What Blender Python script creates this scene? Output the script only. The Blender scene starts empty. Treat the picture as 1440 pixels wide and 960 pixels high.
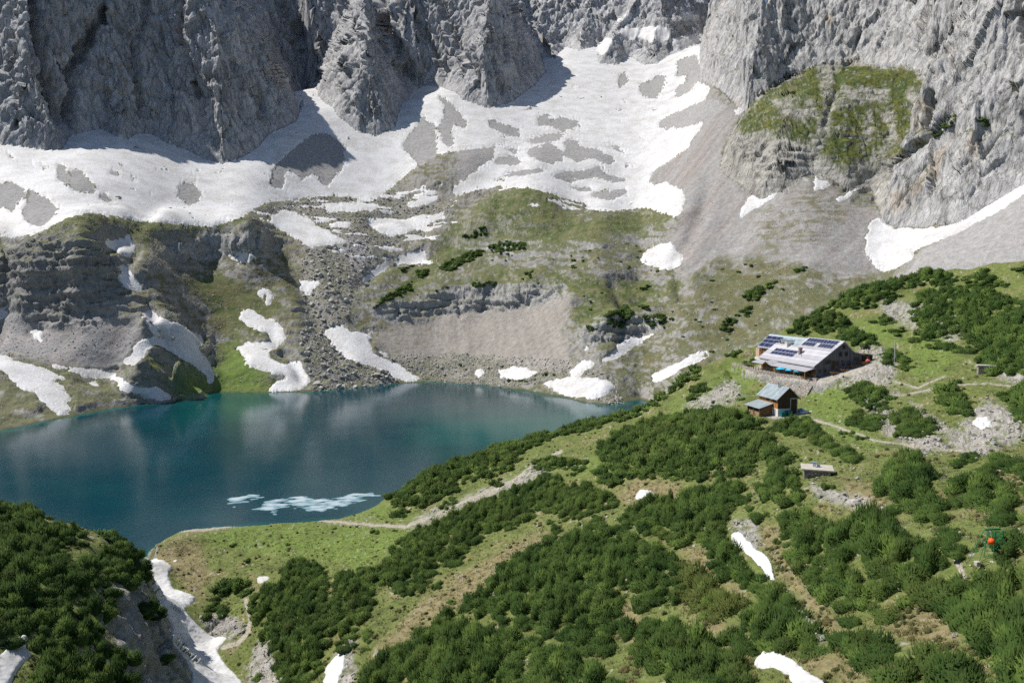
import bpy, bmesh, math, random
import numpy as np
from mathutils import Vector, Matrix

random.seed(7)
RNG = np.random.default_rng(11)
C = bpy.context.scene.collection
SC = bpy.context.scene

# ------------------------------------------------------------------ camera, sky, sun, exposure
CAM_Z, FPX, PITCH = 68.0, 1067.0, math.radians(4.02)
cam_data = bpy.data.cameras.new('camera')
cam = bpy.data.objects.new('camera', cam_data)
C.objects.link(cam)
cam.location = (0, 0, CAM_Z)
cam.rotation_euler = (math.pi / 2 - PITCH, 0, 0)
cam_data.sensor_width = 36.0
cam_data.lens = 36.0 * FPX / 1440.0
cam_data.clip_start, cam_data.clip_end = 0.5, 12000
SC.camera = cam

SUN_EL, SUN_AZ = math.radians(53), math.radians(-74)      # azimuth measured from +Y (view direction) towards +X
world = bpy.data.worlds.new('World')
SC.world = world
world.use_nodes = True
wn = world.node_tree
sky = wn.nodes.new('ShaderNodeTexSky')
sky.sky_type = 'NISHITA'
sky.sun_disc = False
sky.sun_elevation = SUN_EL
sky.sun_rotation = SUN_AZ
sky.altitude = 1900
sky.air_density = 1.0
sky.dust_density = 0.4
bg = wn.nodes['Background']
wn.links.new(sky.outputs[0], bg.inputs[0])
bg.inputs[1].default_value = 0.075

sun_data = bpy.data.lights.new('sun', 'SUN')
sun_data.energy = 4.3
sun_data.angle = math.radians(0.53)
sun_data.color = (1.0, 0.95, 0.88)
sun = bpy.data.objects.new('sun', sun_data)
C.objects.link(sun)
to_sun = Vector((math.sin(SUN_AZ) * math.cos(SUN_EL), math.cos(SUN_AZ) * math.cos(SUN_EL), math.sin(SUN_EL)))
sun.rotation_euler = to_sun.to_track_quat('Z', 'Y').to_euler()

vs = SC.view_settings
vs.view_transform = 'Standard'
vs.look = 'None'
vs.exposure = 0.42
vs.gamma = 1.0
vs.use_curve_mapping = False
SC.cycles.max_bounces = 5
SC.cycles.diffuse_bounces = 3
SC.cycles.glossy_bounces = 3
SC.cycles.transmission_bounces = 3
SC.cycles.use_denoising = False
SC.cycles.use_adaptive_sampling = True
SC.cycles.adaptive_threshold = 0.015

# ------------------------------------------------------------------ measuring: photograph pixel <-> ray
CP, SP = math.cos(PITCH), math.sin(PITCH)

def ray(u, v):
    u = np.asarray(u, float); v = np.asarray(v, float)
    dx = u - 720.0
    dy = FPX * CP + (480.0 - v) * SP
    dz = -FPX * SP + (480.0 - v) * CP
    return np.arctan2(dx, dy), dz / np.hypot(dx, dy)        # azimuth, tan(elevation)

def project(x, y, z):
    zr = z - CAM_Z
    dep = np.maximum(y * CP - zr * SP, 1e-3)
    up = y * SP + zr * CP
    return 720 + FPX * x / dep, 480 - FPX * up / dep

def poly(s):
    return np.array([[float(c) for c in p.split(',')] for p in s.split()])

# ------------------------------------------------------------------ noise (numpy, 3D gradient noise)
def _hash(ix, iy, iz, seed):
    h = (ix.astype(np.uint32) * np.uint32(374761393) + iy.astype(np.uint32) * np.uint32(668265263)
         + iz.astype(np.uint32) * np.uint32(2147483647) + np.uint32(seed) * np.uint32(1274126177))
    h = (h ^ (h >> np.uint32(13))) * np.uint32(1274126177)
    h = (h ^ (h >> np.uint32(16))) * np.uint32(2246822519)
    return h ^ (h >> np.uint32(15))

_G = RNG.normal(size=(256, 3)).astype(np.float32)
_G /= np.linalg.norm(_G, axis=1, keepdims=True)

def noise3(x, y, z, seed=0):
    x = np.asarray(x, np.float32); y = np.asarray(y, np.float32); z = np.asarray(z, np.float32)
    x, y, z = np.broadcast_arrays(x, y, z)
    fx, fy, fz = np.floor(x), np.floor(y), np.floor(z)
    ix, iy, iz = fx.astype(np.int32), fy.astype(np.int32), fz.astype(np.int32)
    dx, dy, dz = x - fx, y - fy, z - fz
    sx = dx * dx * dx * (dx * (dx * 6 - 15) + 10)
    sy = dy * dy * dy * (dy * (dy * 6 - 15) + 10)
    sz = dz * dz * dz * (dz * (dz * 6 - 15) + 10)
    def corner(a, b, c):
        g = _G[_hash(ix + a, iy + b, iz + c, seed) & np.uint32(255)]
        return g[..., 0] * (dx - a) + g[..., 1] * (dy - b) + g[..., 2] * (dz - c)
    x00 = corner(0, 0, 0) * (1 - sx) + corner(1, 0, 0) * sx
    x10 = corner(0, 1, 0) * (1 - sx) + corner(1, 1, 0) * sx
    x01 = corner(0, 0, 1) * (1 - sx) + corner(1, 0, 1) * sx
    x11 = corner(0, 1, 1) * (1 - sx) + corner(1, 1, 1) * sx
    return 1.6 * ((x00 * (1 - sy) + x10 * sy) * (1 - sz) + (x01 * (1 - sy) + x11 * sy) * sz)

def fbm(x, y, z, octs=3, seed=0):
    a, s, t = 1.0, 0.0, 0.0
    for k in range(octs):
        s = s + a * noise3(x, y, z, seed + 17 * k); t += a
        x, y, z, a = x * 2.03, y * 2.03, z * 2.03, a * 0.5
    return s / t * 1.5

def ridged(x, y, z, octs=3, seed=0):
    a, s, t = 1.0, 0.0, 0.0
    for k in range(octs):
        s = s + a * (1 - 2 * np.abs(noise3(x, y, z, seed + 17 * k))); t += a
        x, y, z, a = x * 2.1, y * 2.1, z * 2.1, a * 0.5
    return s / t

def facet(x, y, z, seed=0):
    """broken rock: the nearest of scattered blocks tilts the surface its own way -> (tilt, block value)"""
    x = np.asarray(x, np.float32); y = np.asarray(y, np.float32); z = np.asarray(z, np.float32)
    ix, iy, iz = (np.floor(q).astype(np.int32) for q in (x, y, z))
    best = np.full(x.shape, 9.0, np.float32); tilt = np.zeros(x.shape, np.float32); val = np.zeros(x.shape, np.float32)
    for a in (-1, 0, 1):
        for b in (-1, 0, 1):
            for c in (-1, 0, 1):
                h = _hash(ix + a, iy + b, iz + c, seed)
                dx = x - (ix + a + (h & np.uint32(255)).astype(np.float32) / 255)
                dy = y - (iy + b + ((h >> np.uint32(8)) & np.uint32(255)).astype(np.float32) / 255)
                dz = z - (iz + c + ((h >> np.uint32(16)) & np.uint32(255)).astype(np.float32) / 255)
                d = dx * dx + dy * dy + dz * dz
                g = _G[(h >> np.uint32(24)) & np.uint32(255)]
                s = d < best
                best = np.where(s, d, best)
                tilt = np.where(s, g[..., 0] * dx + g[..., 1] * dy + g[..., 2] * dz, tilt)
                val = np.where(s, (h & np.uint32(1023)).astype(np.float32) / 511.5 - 1, val)
    return tilt, val

def smooth(a, b, x):
    t = np.clip((x - a) / (b - a), 0, 1)
    return t * t * (3 - 2 * t)

# ------------------------------------------------------------------ masks: traced outlines, rasterised, then laid on the land
U0, V0, UW, VH = -220, -220, 1880, 1400
def raster(polys, blur=1.5, img=None):
    m = np.zeros((VH, UW), np.float32) if img is None else img
    for p in polys:
        p = poly(p) if isinstance(p, str) else p
        x0, x1 = int(max(p[:, 0].min() - 1, U0)), int(min(p[:, 0].max() + 2, U0 + UW))
        y0, y1 = int(max(p[:, 1].min() - 1, V0)), int(min(p[:, 1].max() + 2, V0 + VH))
        if x1 <= x0 or y1 <= y0: continue
        xs = np.arange(x0, x1) + 0.5
        ys = np.arange(y0, y1) + 0.5
        ins = np.zeros((y1 - y0, x1 - x0), bool)
        for k in range(len(p)):
            (ax, ay), (bx, by) = p[k], p[(k + 1) % len(p)]
            if ay == by: continue
            rows = np.nonzero((ys >= min(ay, by)) & (ys < max(ay, by)))[0]
            if len(rows) == 0: continue
            xc = ax + (ys[rows] - ay) * (bx - ax) / (by - ay)
            ins[rows] ^= xs[None, :] > xc[:, None]
        sub = m[y0 - V0:y1 - V0, x0 - U0:x1 - U0]
        np.maximum(sub, ins, out=sub)
    return blurred(m, blur)

def blurred(m, r):
    if r <= 0: return m
    n = max(1, int(round(r)))
    for _ in range(2):
        for ax in (0, 1):
            c = np.cumsum(np.pad(m, [(n + 1, n) if a == ax else (0, 0) for a in (0, 1)], mode='edge'), axis=ax, dtype=np.float64)
            w = 2 * n + 1
            m = ((c[w:] - c[:-w]) if ax == 0 else (c[:, w:] - c[:, :-w])).astype(np.float32) / w
    return m

def line_poly(s, w):
    """a traced line, as short quads of width w"""
    p = poly(s) if isinstance(s, str) else s
    out = []
    for a, b in zip(p[:-1], p[1:]):
        d = b - a; L = np.hypot(*d) + 1e-6; n = np.array([-d[1], d[0]]) / L * w / 2; e = d / L * w * 0.3
        out.append(np.array([a - e + n, b + e + n, b + e - n, a - e - n]))
    return out

def sample(m, u, v):
    x = np.clip(u - U0 - 0.5, 0, UW - 1.001); y = np.clip(v - V0 - 0.5, 0, VH - 1.001)
    ix, iy = x.astype(np.int32), y.astype(np.int32)
    fx, fy = (x - ix).astype(np.float32), (y - iy).astype(np.float32)
    return (m[iy, ix] * (1 - fx) + m[iy, np.minimum(ix + 1, UW - 1)] * fx) * (1 - fy) + \
           (m[np.minimum(iy + 1, VH - 1), ix] * (1 - fx) + m[np.minimum(iy + 1, VH - 1), np.minimum(ix + 1, UW - 1)] * fx) * fy
# ------------------------------------------------------------------ land: control profiles of the far valley (column: pixel row and slope in degrees)
FARCOLS = {
 -330: "600:0 540:8 450@760 350@810 300@860 230@1050",
 -100: "610:0 560:10 450@650 430@658 352@680 335@705 320@730 208@900",
 0: "605:0 560:12 450@602 430@610 356@628 340@646 330@665 206@850",
 60: "592:0 520:16 465@580 375@596 337@610 325@630 300@665 214@850",
 110: "583:0 530:16 455@562 375@576 335@592 318@620 297@665 195@870",
 160: "573:0 530:17 440@554 375@586 345@608 336@628 296@690 193@880",
 200: "568:0 500@500 410@572 355@605 296@708 200@880",
 250: "559:0 500@505 380@648 368@658 338@672 300@738 208@895",
 300: "552:0 490:24 400@648 368@682 332@694 301@748 226@870",
 350: "552:0 440:27 385:32 352@664 322@676 304@735 220@875",
 400: "551:0 460:27 360:30 320@740 290@800 190@910",
 450: "549:0 450:27 340@715 310@770 282@820 150@1000",
 500: "544:0 450:28 340@720 300@790 280@830 185@960",
 560: "538:0 470:29 442:33 425:62 370:26 300@800 266@850 182@970",
 620: "537:0 500:22 440:33 412:70 370:27 300@790 220@880 128@1050",
 680: "541:0 505:20 434:33 406:70 350:27 285@790 208@890 152@1010",
 740: "549:0 510:18 430:33 405:68 350:29 262@790 200@930 132@1080",
 800: "560:0 520:18 440:33 425:50 350:29 310:22 280:21 190@950 70@1280",
 850: "568:0 520:20 460:31 340:30 300:22 270:20 190@950 85@1230",
 900: "560:0 480:25 370:30 310:25 290:20 200@930 88@1230",
 960: "575:0 500:25 400:28 300:31 240:26 150@1000 72@1220",
 1020: "580:0 480:24 400:28 320:32 235:34 130:36 60:36",
 1080: "590:0 450:25 380:28 280:34 200:35",
 1140: "600:0 420:25 370:29 260:34 190:35",
 1200: "600:0 400:25 350:30 268:34 200:35",
 1240: "600:0 385:25 318:32 250:34",
 1300: "600:0 380@540 318@622 250:34",
 1360: "600:0 370@532 308@608 240:34",
 1440: "600:0 365@518 264@600 200:34",
 1540: "600:0 365@500 230@592 170:34",
 1720: "600:0 365@470 200@580 150:34",
}
pts = []
for u, s in FARCOLS.items():
    prev = None
    for it in s.split():
        v, sl = (float(q) for q in it.replace('@', ':').split(':'))
        az, t = ray(u, v)
        if prev is None:
            r = -CAM_Z / t; z = 0.0
            pts += [(az, r - 12, -2.5), (az, r - 60, -12), (az, r - 140, -20), (az, r * 0.5, -22)]
        else:
            m = math.tan(math.radians(sl))
            z0, r0 = prev
            if m <= t + 0.06: m = t + 0.06
            r = sl if '@' in it else (CAM_Z - z0 + m * r0) / (m - t); z = CAM_Z + r * t
            for q in ((0.5,) if r - r0 < 80 else (0.33, 0.67)):
                pts.append((az, r0 + (r - r0) * q, z0 + (z - z0) * q))
        pts.append((az, r, z)); prev = (z, r)
    z0, r0 = prev
    pts += [(az, r0 + 150, z0 + 65), (az, r0 + 400, z0 + 140), (az, 2200, z0 + 300)]
FARP = np.array([tuple(float(q) for q in p) for p in pts])

# near hillside: pixel, horizontal distance
NEAR = """0,1010,75 300,1010,112 450,1010,100 600,1010,76 720,1010,67 900,1010,56 1080,1010,50 1440,1010,42 1620,960,45 -160,960,86 -160,830,112 -160,712,160
0,960,88 60,960,90 150,960,98 185,960,104 210,960,110 262,960,137 335,955,138 372,955,124 400,955,118 450,955,110 520,960,95 600,960,86 720,960,77 840,960,71 960,960,65 1080,955,60 1200,960,55 1320,960,50 1440,960,47
20,900,96 100,900,102 170,900,108 198,900,114 220,905,121 243,905,150 300,900,153 345,900,146 380,900,136 430,900,126 520,900,112 600,900,103 720,890,93 860,900,85 960,900,78 1060,900,73 1150,900,68 1260,900,63 1380,900,57 1440,900,55 1600,900,54
20,830,112 100,830,114 165,830,119 196,830,124 210,840,165 260,840,167 310,850,166 370,840,156 440,840,143 520,840,133 600,840,123 700,830,113 800,830,104 900,830,97 1000,830,90 1100,830,83 1200,830,77 1320,830,71 1440,830,67 1600,830,66
0,765,138 60,775,134 120,775,134 162,782,138 188,795,142 206,790,182 260,780,190 320,780,187 400,780,177 480,780,168 560,770,160 650,770,150 740,770,134 840,770,120 940,770,111 1040,770,102 1140,770,93 1250,770,85 1360,770,77 1440,770,74 1600,770,73
0,716,160 50,730,160 100,742,160 150,756,158 190,776,153
215,765,196 260,745,206 320,740,208 400,735,208 470,728,207 520,716,208 548,702,212 575,690,214
545,697,215 600,668,220 660,645,226 740,618,232 800,603,236 850,593,239 880,590,240 920,570,244 960,530,248 1000,508,252 1050,487,258 1110,455,272 1160,430,284 1200,410,292 1260,396,298 1300,386,300 1340,378,296 1400,367,286 1440,365,279 1540,362,266 1720,355,250
600,720,190 650,702,187 720,692,178 800,692,164 870,694,152 950,702,136 1050,692,124 1150,696,105 1250,696,100 1350,696,96 1440,696,93 1600,696,92
1125,671,116 1150,671,114 1180,672,113 760,645,196 850,635,188 930,635,172 1000,635,160 1060,632,151 1120,632,146 1180,632,141 1250,632,134 1350,632,127 1440,632,122 1600,632,118
910,590,216 980,582,205 1040,592,184 1060,592,182 1095,590,181 1125,584,184 1150,590,178 1200,592,172 1280,592,163 1360,592,156 1440,592,152 1600,592,148
960,552,232 1000,540,228 1040,550,214 1180,560,196 1240,550,190 1300,545,188 1380,545,184 1440,545,182 1600,545,178
1020,515,238 1045,500,250 1240,495,236 1300,485,236 1380,482,228 1440,480,222 1600,480,214
1100,475,262 1190,466,262 1230,470,250 1280,442,262 1360,432,258 1440,430,250 1600,428,240 1300,412,284 1400,398,272 1500,395,262"""
nl = [(float(ray(u, 900)[0]), r_, z_) for u, r_, z_ in ((-160, 31, 22), (0, 31, 22), (300, 31, 6), (600, 31, 24), (720, 31, 28), (900, 31, 34), (1080, 31, 38), (1200, 31, 40), (1440, 31, 41), (1620, 31, 42), (0, 55, 23), (300, 70, 6), (600, 50, 24), (900, 42, 35))]
for it in NEAR.split():
    u, v, r = (float(q) for q in it.split(','))
    az, t = ray(u, v)
    nl.append((float(az), r, CAM_Z + r * float(t)))
CREST = "-160,712,160 0,716,160 50,730,160 100,742,160 150,756,158 190,776,153 212,768,196 260,745,206 320,740,208 400,735,208 470,728,207 520,716,208 548,700,213 600,668,220 660,645,226 740,618,232 800,603,236 850,593,239 880,590,240 920,570,244 960,530,248 1000,508,252 1050,487,258 1110,455,272 1160,430,284 1200,410,292 1260,396,298 1300,386,300 1340,378,296 1400,367,286 1440,365,279 1540,362,266 1720,355,250"
cr = np.array([tuple(float(q) for q in it.split(',')) for it in CREST.split()])
caz, ct = ray(cr[:, 0], cr[:, 1])
cz = CAM_Z + cr[:, 2] * ct
for a, r, z, u in zip(caz, cr[:, 2], cz, cr[:, 0]):
    if u < 200: drops = ((8, -5), (22, -16), (45, -35), (90, -60))
    elif u < 560: drops = ((8, -3.4), (20, -8), (50, -20), (90, -40))
    else: drops = ((10, -5), (25, -15), (60, -40), (110, -70))
    for dr, dz in drops:
        nl.append((a, r + dr, z + dz))
# level ground made for the huts: terrace, yard, annex
HUT_O = np.array((79.4, 197.6)); HUT_A = np.array((-0.21, 0.9777)); HUT_B = np.array((0.9777, 0.21))
ANX_O = np.array((60.6, 172.7))
def hutp(t, w): return HUT_O + t * HUT_A + w * HUT_B
def anxp(t, w): return ANX_O + t * HUT_A + w * HUT_B
HUT_Z, ANX_Z = 44.3, 38.5
EDGE_T, EDGE_W = [-6, -2, 0, 11, 19, 26, 33, 41], [-1.0, -1.2, -1.6, -4.4, -5.8, -4.6, -2.4, -1.6]
def pad_z(w): return HUT_Z + 0.27 * np.maximum(w, 0)
PADS = []
for t in (-6, -3, 0, 5, 10, 15, 20, 25, 30, 35, 40):
    e = float(np.interp(t, EDGE_T, EDGE_W))
    PADS += [(hutp(t, w), float(pad_z(w))) for w in (e + 0.3, 2, 6, 10, 14, 17)] + [(hutp(t, e - 1.2), 41.0 if t < 14 else 41.5 if t < 28 else 42.6), (hutp(t, e - 4.5), 40.0 if t < 14 else 39.6 if t < 28 else 41)]
PADS += [(anxp(t, w), ANX_Z + 0.12 * w) for t in (-1.5, 1, 4, 7, 10) for w in (-5, -2.5, 0, 2.5, 5, 7.5)]
NEARP0 = np.array(nl)
PADP = np.array([(math.atan2(p[0], p[1]), math.hypot(*p), z) for p, z in PADS])
NEARP = np.vstack([NEARP0, PADP])

class RBF:
    """surface z(azimuth, ln r) through the control points (linear kernel plus a plane)"""
    K = 1.0
    def __init__(self, P):
        X = np.stack([P[:, 0], self.K * np.log(P[:, 1])], 1)
        n = len(X)
        D = np.linalg.norm(X[:, None] - X[None], axis=2)
        A = np.zeros((n + 3, n + 3))
        A[:n, :n] = D + np.eye(n) * -2e-4
        A[:n, n] = 1; A[:n, n + 1:] = X; A[n, :n] = 1; A[n + 1:, :n] = X.T
        w = np.linalg.lstsq(A, np.concatenate([P[:, 2], np.zeros(3)]), rcond=None)[0]
        self.X, self.w = X.astype(np.float32), w
    def __call__(self, az, lr):
        q = np.stack([az.ravel(), self.K * lr.ravel()], 1).astype(np.float32)
        out = np.empty(len(q))
        w = self.w[:-3].astype(np.float32)
        for i in range(0, len(q), 40000):
            c = q[i:i + 40000]
            dx = c[:, 0:1] - self.X[None, :, 0]; dy = c[:, 1:2] - self.X[None, :, 1]
            out[i:i + 40000] = np.sqrt(dx * dx + dy * dy) @ w
        out += self.w[-3] + q @ self.w[-2:]
        return out.reshape(az.shape)

AZM = math.radians(44)
GA = np.linspace(-AZM, AZM, 620)
GL = np.linspace(math.log(30), math.log(2000), 1200)
ga, gl = np.meshgrid(GA, GL, indexing='ij')
gr = np.exp(gl)
gx, gy = np.sin(ga) * gr, np.cos(ga) * gr

fsel = GL > math.log(190); nsel = GL < math.log(420)
GF = np.full(ga.shape, -120.0); GN = np.full(ga.shape, -200.0)
GF[:, fsel] = RBF(FARP)(ga[:, fsel], gl[:, fsel])
GN[:, nsel] = RBF(NEARP)(ga[:, nsel], gl[:, nsel])
rcrest = np.interp(GA, caz, cr[:, 2])
def polar_blur(G, n, rmin):
    Bm = G.copy()
    for ax in (0, 1):
        c = np.cumsum(np.pad(Bm, [(n + 1, n) if a == ax else (0, 0) for a in (0, 1)], mode='edge'), axis=ax)
        Bm = ((c[2 * n + 1:] - c[:-2 * n - 1]) if ax == 0 else (c[:, 2 * n + 1:] - c[:, :-2 * n - 1])) / (2 * n + 1)
    k = smooth(rmin, rmin * 1.15, gr)
    return G * (1 - k) + Bm * k
GF = polar_blur(polar_blur(GF, 5, 700), 5, 700)
GN -= np.maximum(gr - rcrest[:, None] - 70, 0) * 2.0
GN = np.where(gr > rcrest[:, None] + 100, -200, GN)
GF = np.where(gr < 190, -120, GF)
# level the yards
def hut_tw(x, y, O): return (x - O[0]) * HUT_A[0] + (y - O[1]) * HUT_A[1], (x - O[0]) * HUT_B[0] + (y - O[1]) * HUT_B[1]
def yard_weight(x, y, rim):
    t, w = hut_tw(x, y, HUT_O)
    e = np.interp(t, EDGE_T, EDGE_W)
    k1 = 1 - smooth(0, 2.5, np.maximum(np.maximum(-5 - t, t - 41), w - 17)); k1 = k1 * (1 - smooth(0, rim, e - w))
    t2, w2 = hut_tw(x, y, ANX_O)
    k2 = 1 - smooth(0, 2.0, np.maximum(np.maximum(-1.5 - t2, t2 - 10.5), np.maximum(-5.5 - w2, w2 - 8)))
    return k1, pad_z(w), k2, ANX_Z + 0.12 * w2
k1, z1, k2, z2 = yard_weight(gx, gy, 0.8)
GN = GN * (1 - k1) + z1 * k1
GN = GN * (1 - k2) + z2 * k2

def hit(Z, u, v, rmin=30.0, rmax=1990.0):
    """where the ray through a pixel first meets the polar height field Z"""
    az, t = ray(u, v)
    c = np.clip((az + AZM) / (2 * AZM) * (len(GA) - 1), 0, len(GA) - 1.001)
    i = int(c); f = c - i
    col = Z[i] * (1 - f) + Z[i + 1] * f
    el = (col - CAM_Z) / gr[0]
    ok = np.nonzero((el >= t) & (gr[0] >= rmin))[0]
    k = ok[0] if len(ok) else int(np.searchsorted(gr[0], rmax))
    r = gr[0][min(k, len(GL) - 1)]
    if k > 0 and len(ok):
        e0, e1 = el[k - 1], el[k]
        if e1 > e0: r = gr[0][k - 1] + (r - gr[0][k - 1]) * np.clip((t - e0) / (e1 - e0), 0, 1)
    return float(az), float(min(r, rmax))

# rock walls: foot line (pixels met on the land below; "u@r" = a point at distance r), steepness, how far they rise
WALLS = [
 ("grass_buttress", "1052,160 1030,185 1018,215 1012,240 1045,265 1070,282 1110,262 1140,243 1170,255 1195,268 1225,262 1232,285 1240,312", "1350@900 1350@1300 1030@1300 1040@900", 1.5, 0.36, 10, 900),
 ("back_wall", "768,82 782,84 795,66 815,72 838,66 842,90 870,92 885,79 905,92 925,90 942,78 958,73 985,62 1012,48", "1060@1500 1060@1950 560@1950 560@1300", 1.3, 1.15, 60, 900),
 ("right_wall", "985,58 984,90 983,116 1000,122 1035,150 1052,150 1075,128 1108,108 1150,92 1210,88 1285,98 1307,112", "1720@1150 1720@1900 1120@1900 1040@1500", 1.75, 1.4, 60, 560),
 ("middle_buttress", "450@1270 560@1140 599,122 622,124 650,142 688,154 722,144 750,123 768,103 760@1380 735@1650", "720@1800 400@1800 400@1500", 2.2, 1.7, 60, 560),
 ("split_buttress", "250@1160 370@1020 430,120 450,140 475,165 502,186 530,193 556,181 561,160 578,132 592,124 580@1230 555@1500", "540@1700 250@1700", 2.2, 1.7, 60, 720),
 ("big_wall", "-330@1250 -150@1020 -40@900 0,206 28,208 60,213 88,212 100,192 142,184 164,194 180,197 192,190 212,190 238,205 262,212 285,224 312,232 345,222 366,206 380,190 418,172 427,150 424,130 420@1010 408@1300", "390@1600 -330@1600", 2.2, 1.7, 60, 470),
 ("right_shoulder", "1306,104! 1312,140! 1310,195! 1300,228! 1262,265! 1238,313 1290,321 1343,316 1385,293 1440,262 1560,215 1720,170", "1720@1900 1306@1900", 1.75, 1.3, 60, 560),
]
GZ = np.maximum(GN, GF)
GNEAR = GN > GF
GWALL = np.zeros(ga.shape, np.int8)
GSD = {}
GDIST = np.zeros(ga.shape)
for wi, (wname, foot, back, s1, s2, dk, cap) in enumerate(WALLS):
    def pt(tok):
        if '@' in tok:
            u, r = (float(q) for q in tok.split('@')); a = float(ray(u, 150)[0])
        else:
            u, v = (float(q) for q in tok.split(',')); a, r = hit(GZ, u, v, rmin=420)
        return (math.sin(a) * r, math.cos(a) * r)
    side = ['!' in t for t in foot.split()]
    fp = np.array([pt(t.strip('!')) for t in foot.split()]); bp = np.array([pt(t) for t in back.split()])
    ring = np.vstack([fp, bp])
    sel = (gr > 420)
    X, Y = gx[sel], gy[sel]
    ins = np.zeros(len(X), bool)
    for k in range(len(ring)):
        (ax, ay), (bx, by) = ring[k], ring[(k + 1) % len(ring)]
        if ay == by: continue
        cnd = (ay > Y) != (by > Y)
        ins ^= cnd & (X < (bx - ax) * (Y - ay) / (by - ay) + ax)
    dall = np.full(len(X), 1e9)
    for k in range(len(fp) - 1):
        a, b = fp[k], fp[k + 1]; ab = b - a; L2 = ab @ ab + 1e-9
        t = np.clip(((X - a[0]) * ab[0] + (Y - a[1]) * ab[1]) / L2, 0, 1)
        dall = np.minimum(dall, (3.0 if side[k] else 1.0) * np.hypot(X - a[0] - t * ab[0], Y - a[1] - t * ab[1]))
    d = dall[ins]
    sd_ = np.full(ga.shape, -50.0); sd_[sel] = np.where(ins, dall, -dall); GSD[wi + 1] = sd_
    h = np.where(d < dk, s1 * d, s1 * dk + s2 * (d - dk))
    rr = np.zeros(sel.sum()); rr[ins] = h
    dd = np.zeros(sel.sum()); dd[ins] = d
    full = np.zeros(ga.shape); full[sel] = rr
    dfull = np.zeros(ga.shape); dfull[sel] = dd
    if wname in ('back_wall', 'grass_buttress'): newz = GZ + full
    else: newz = np.maximum(GZ, np.maximum(GF, -50) + full) if wname != 'right_wall' else GZ + full * np.where(GWALL == 1, 0.9, 1)
    newz = np.where(newz > cap, cap + (newz - cap) * 0.2, newz)
    take = (full > 0) & (newz >= GZ)
    GZ = np.where(take, newz, GZ)
    GWALL[take] = wi + 1
    GDIST = np.where(take, dfull, GDIST)
# the notch in the right-hand skyline
az0, t0 = ray(1078, 9)
for i, a in enumerate(GA):
    wgt = math.exp(-((a - az0) / 0.011) ** 2)
    if wgt > 0.02:
        tt = float(t0) + (1 - wgt) * 0.05
        el = (GZ[i] - CAM_Z) / gr[i]
        k = np.nonzero((el > tt) & (gr[i] > 500))[0]
        if len(k):
            GZ[i, k[0]:] = np.minimum(GZ[i, k[0]:], GZ[i, k[0]] - (gr[i, k[0]:] - gr[i, k[0]]) * 0.3)

def bil(G, az, lr):
    x = np.clip((az + AZM) / (2 * AZM) * (len(GA) - 1), 0, len(GA) - 1.001)
    y = np.clip((lr - GL[0]) / (GL[-1] - GL[0]) * (len(GL) - 1), 0, len(GL) - 1.001)
    i, j = x.astype(np.int32), y.astype(np.int32); fx, fy = x - i, y - j
    return (G[i, j] * (1 - fx) + G[i + 1, j] * fx) * (1 - fy) + (G[i, j + 1] * (1 - fx) + G[i + 1, j + 1] * fx) * fy
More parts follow.
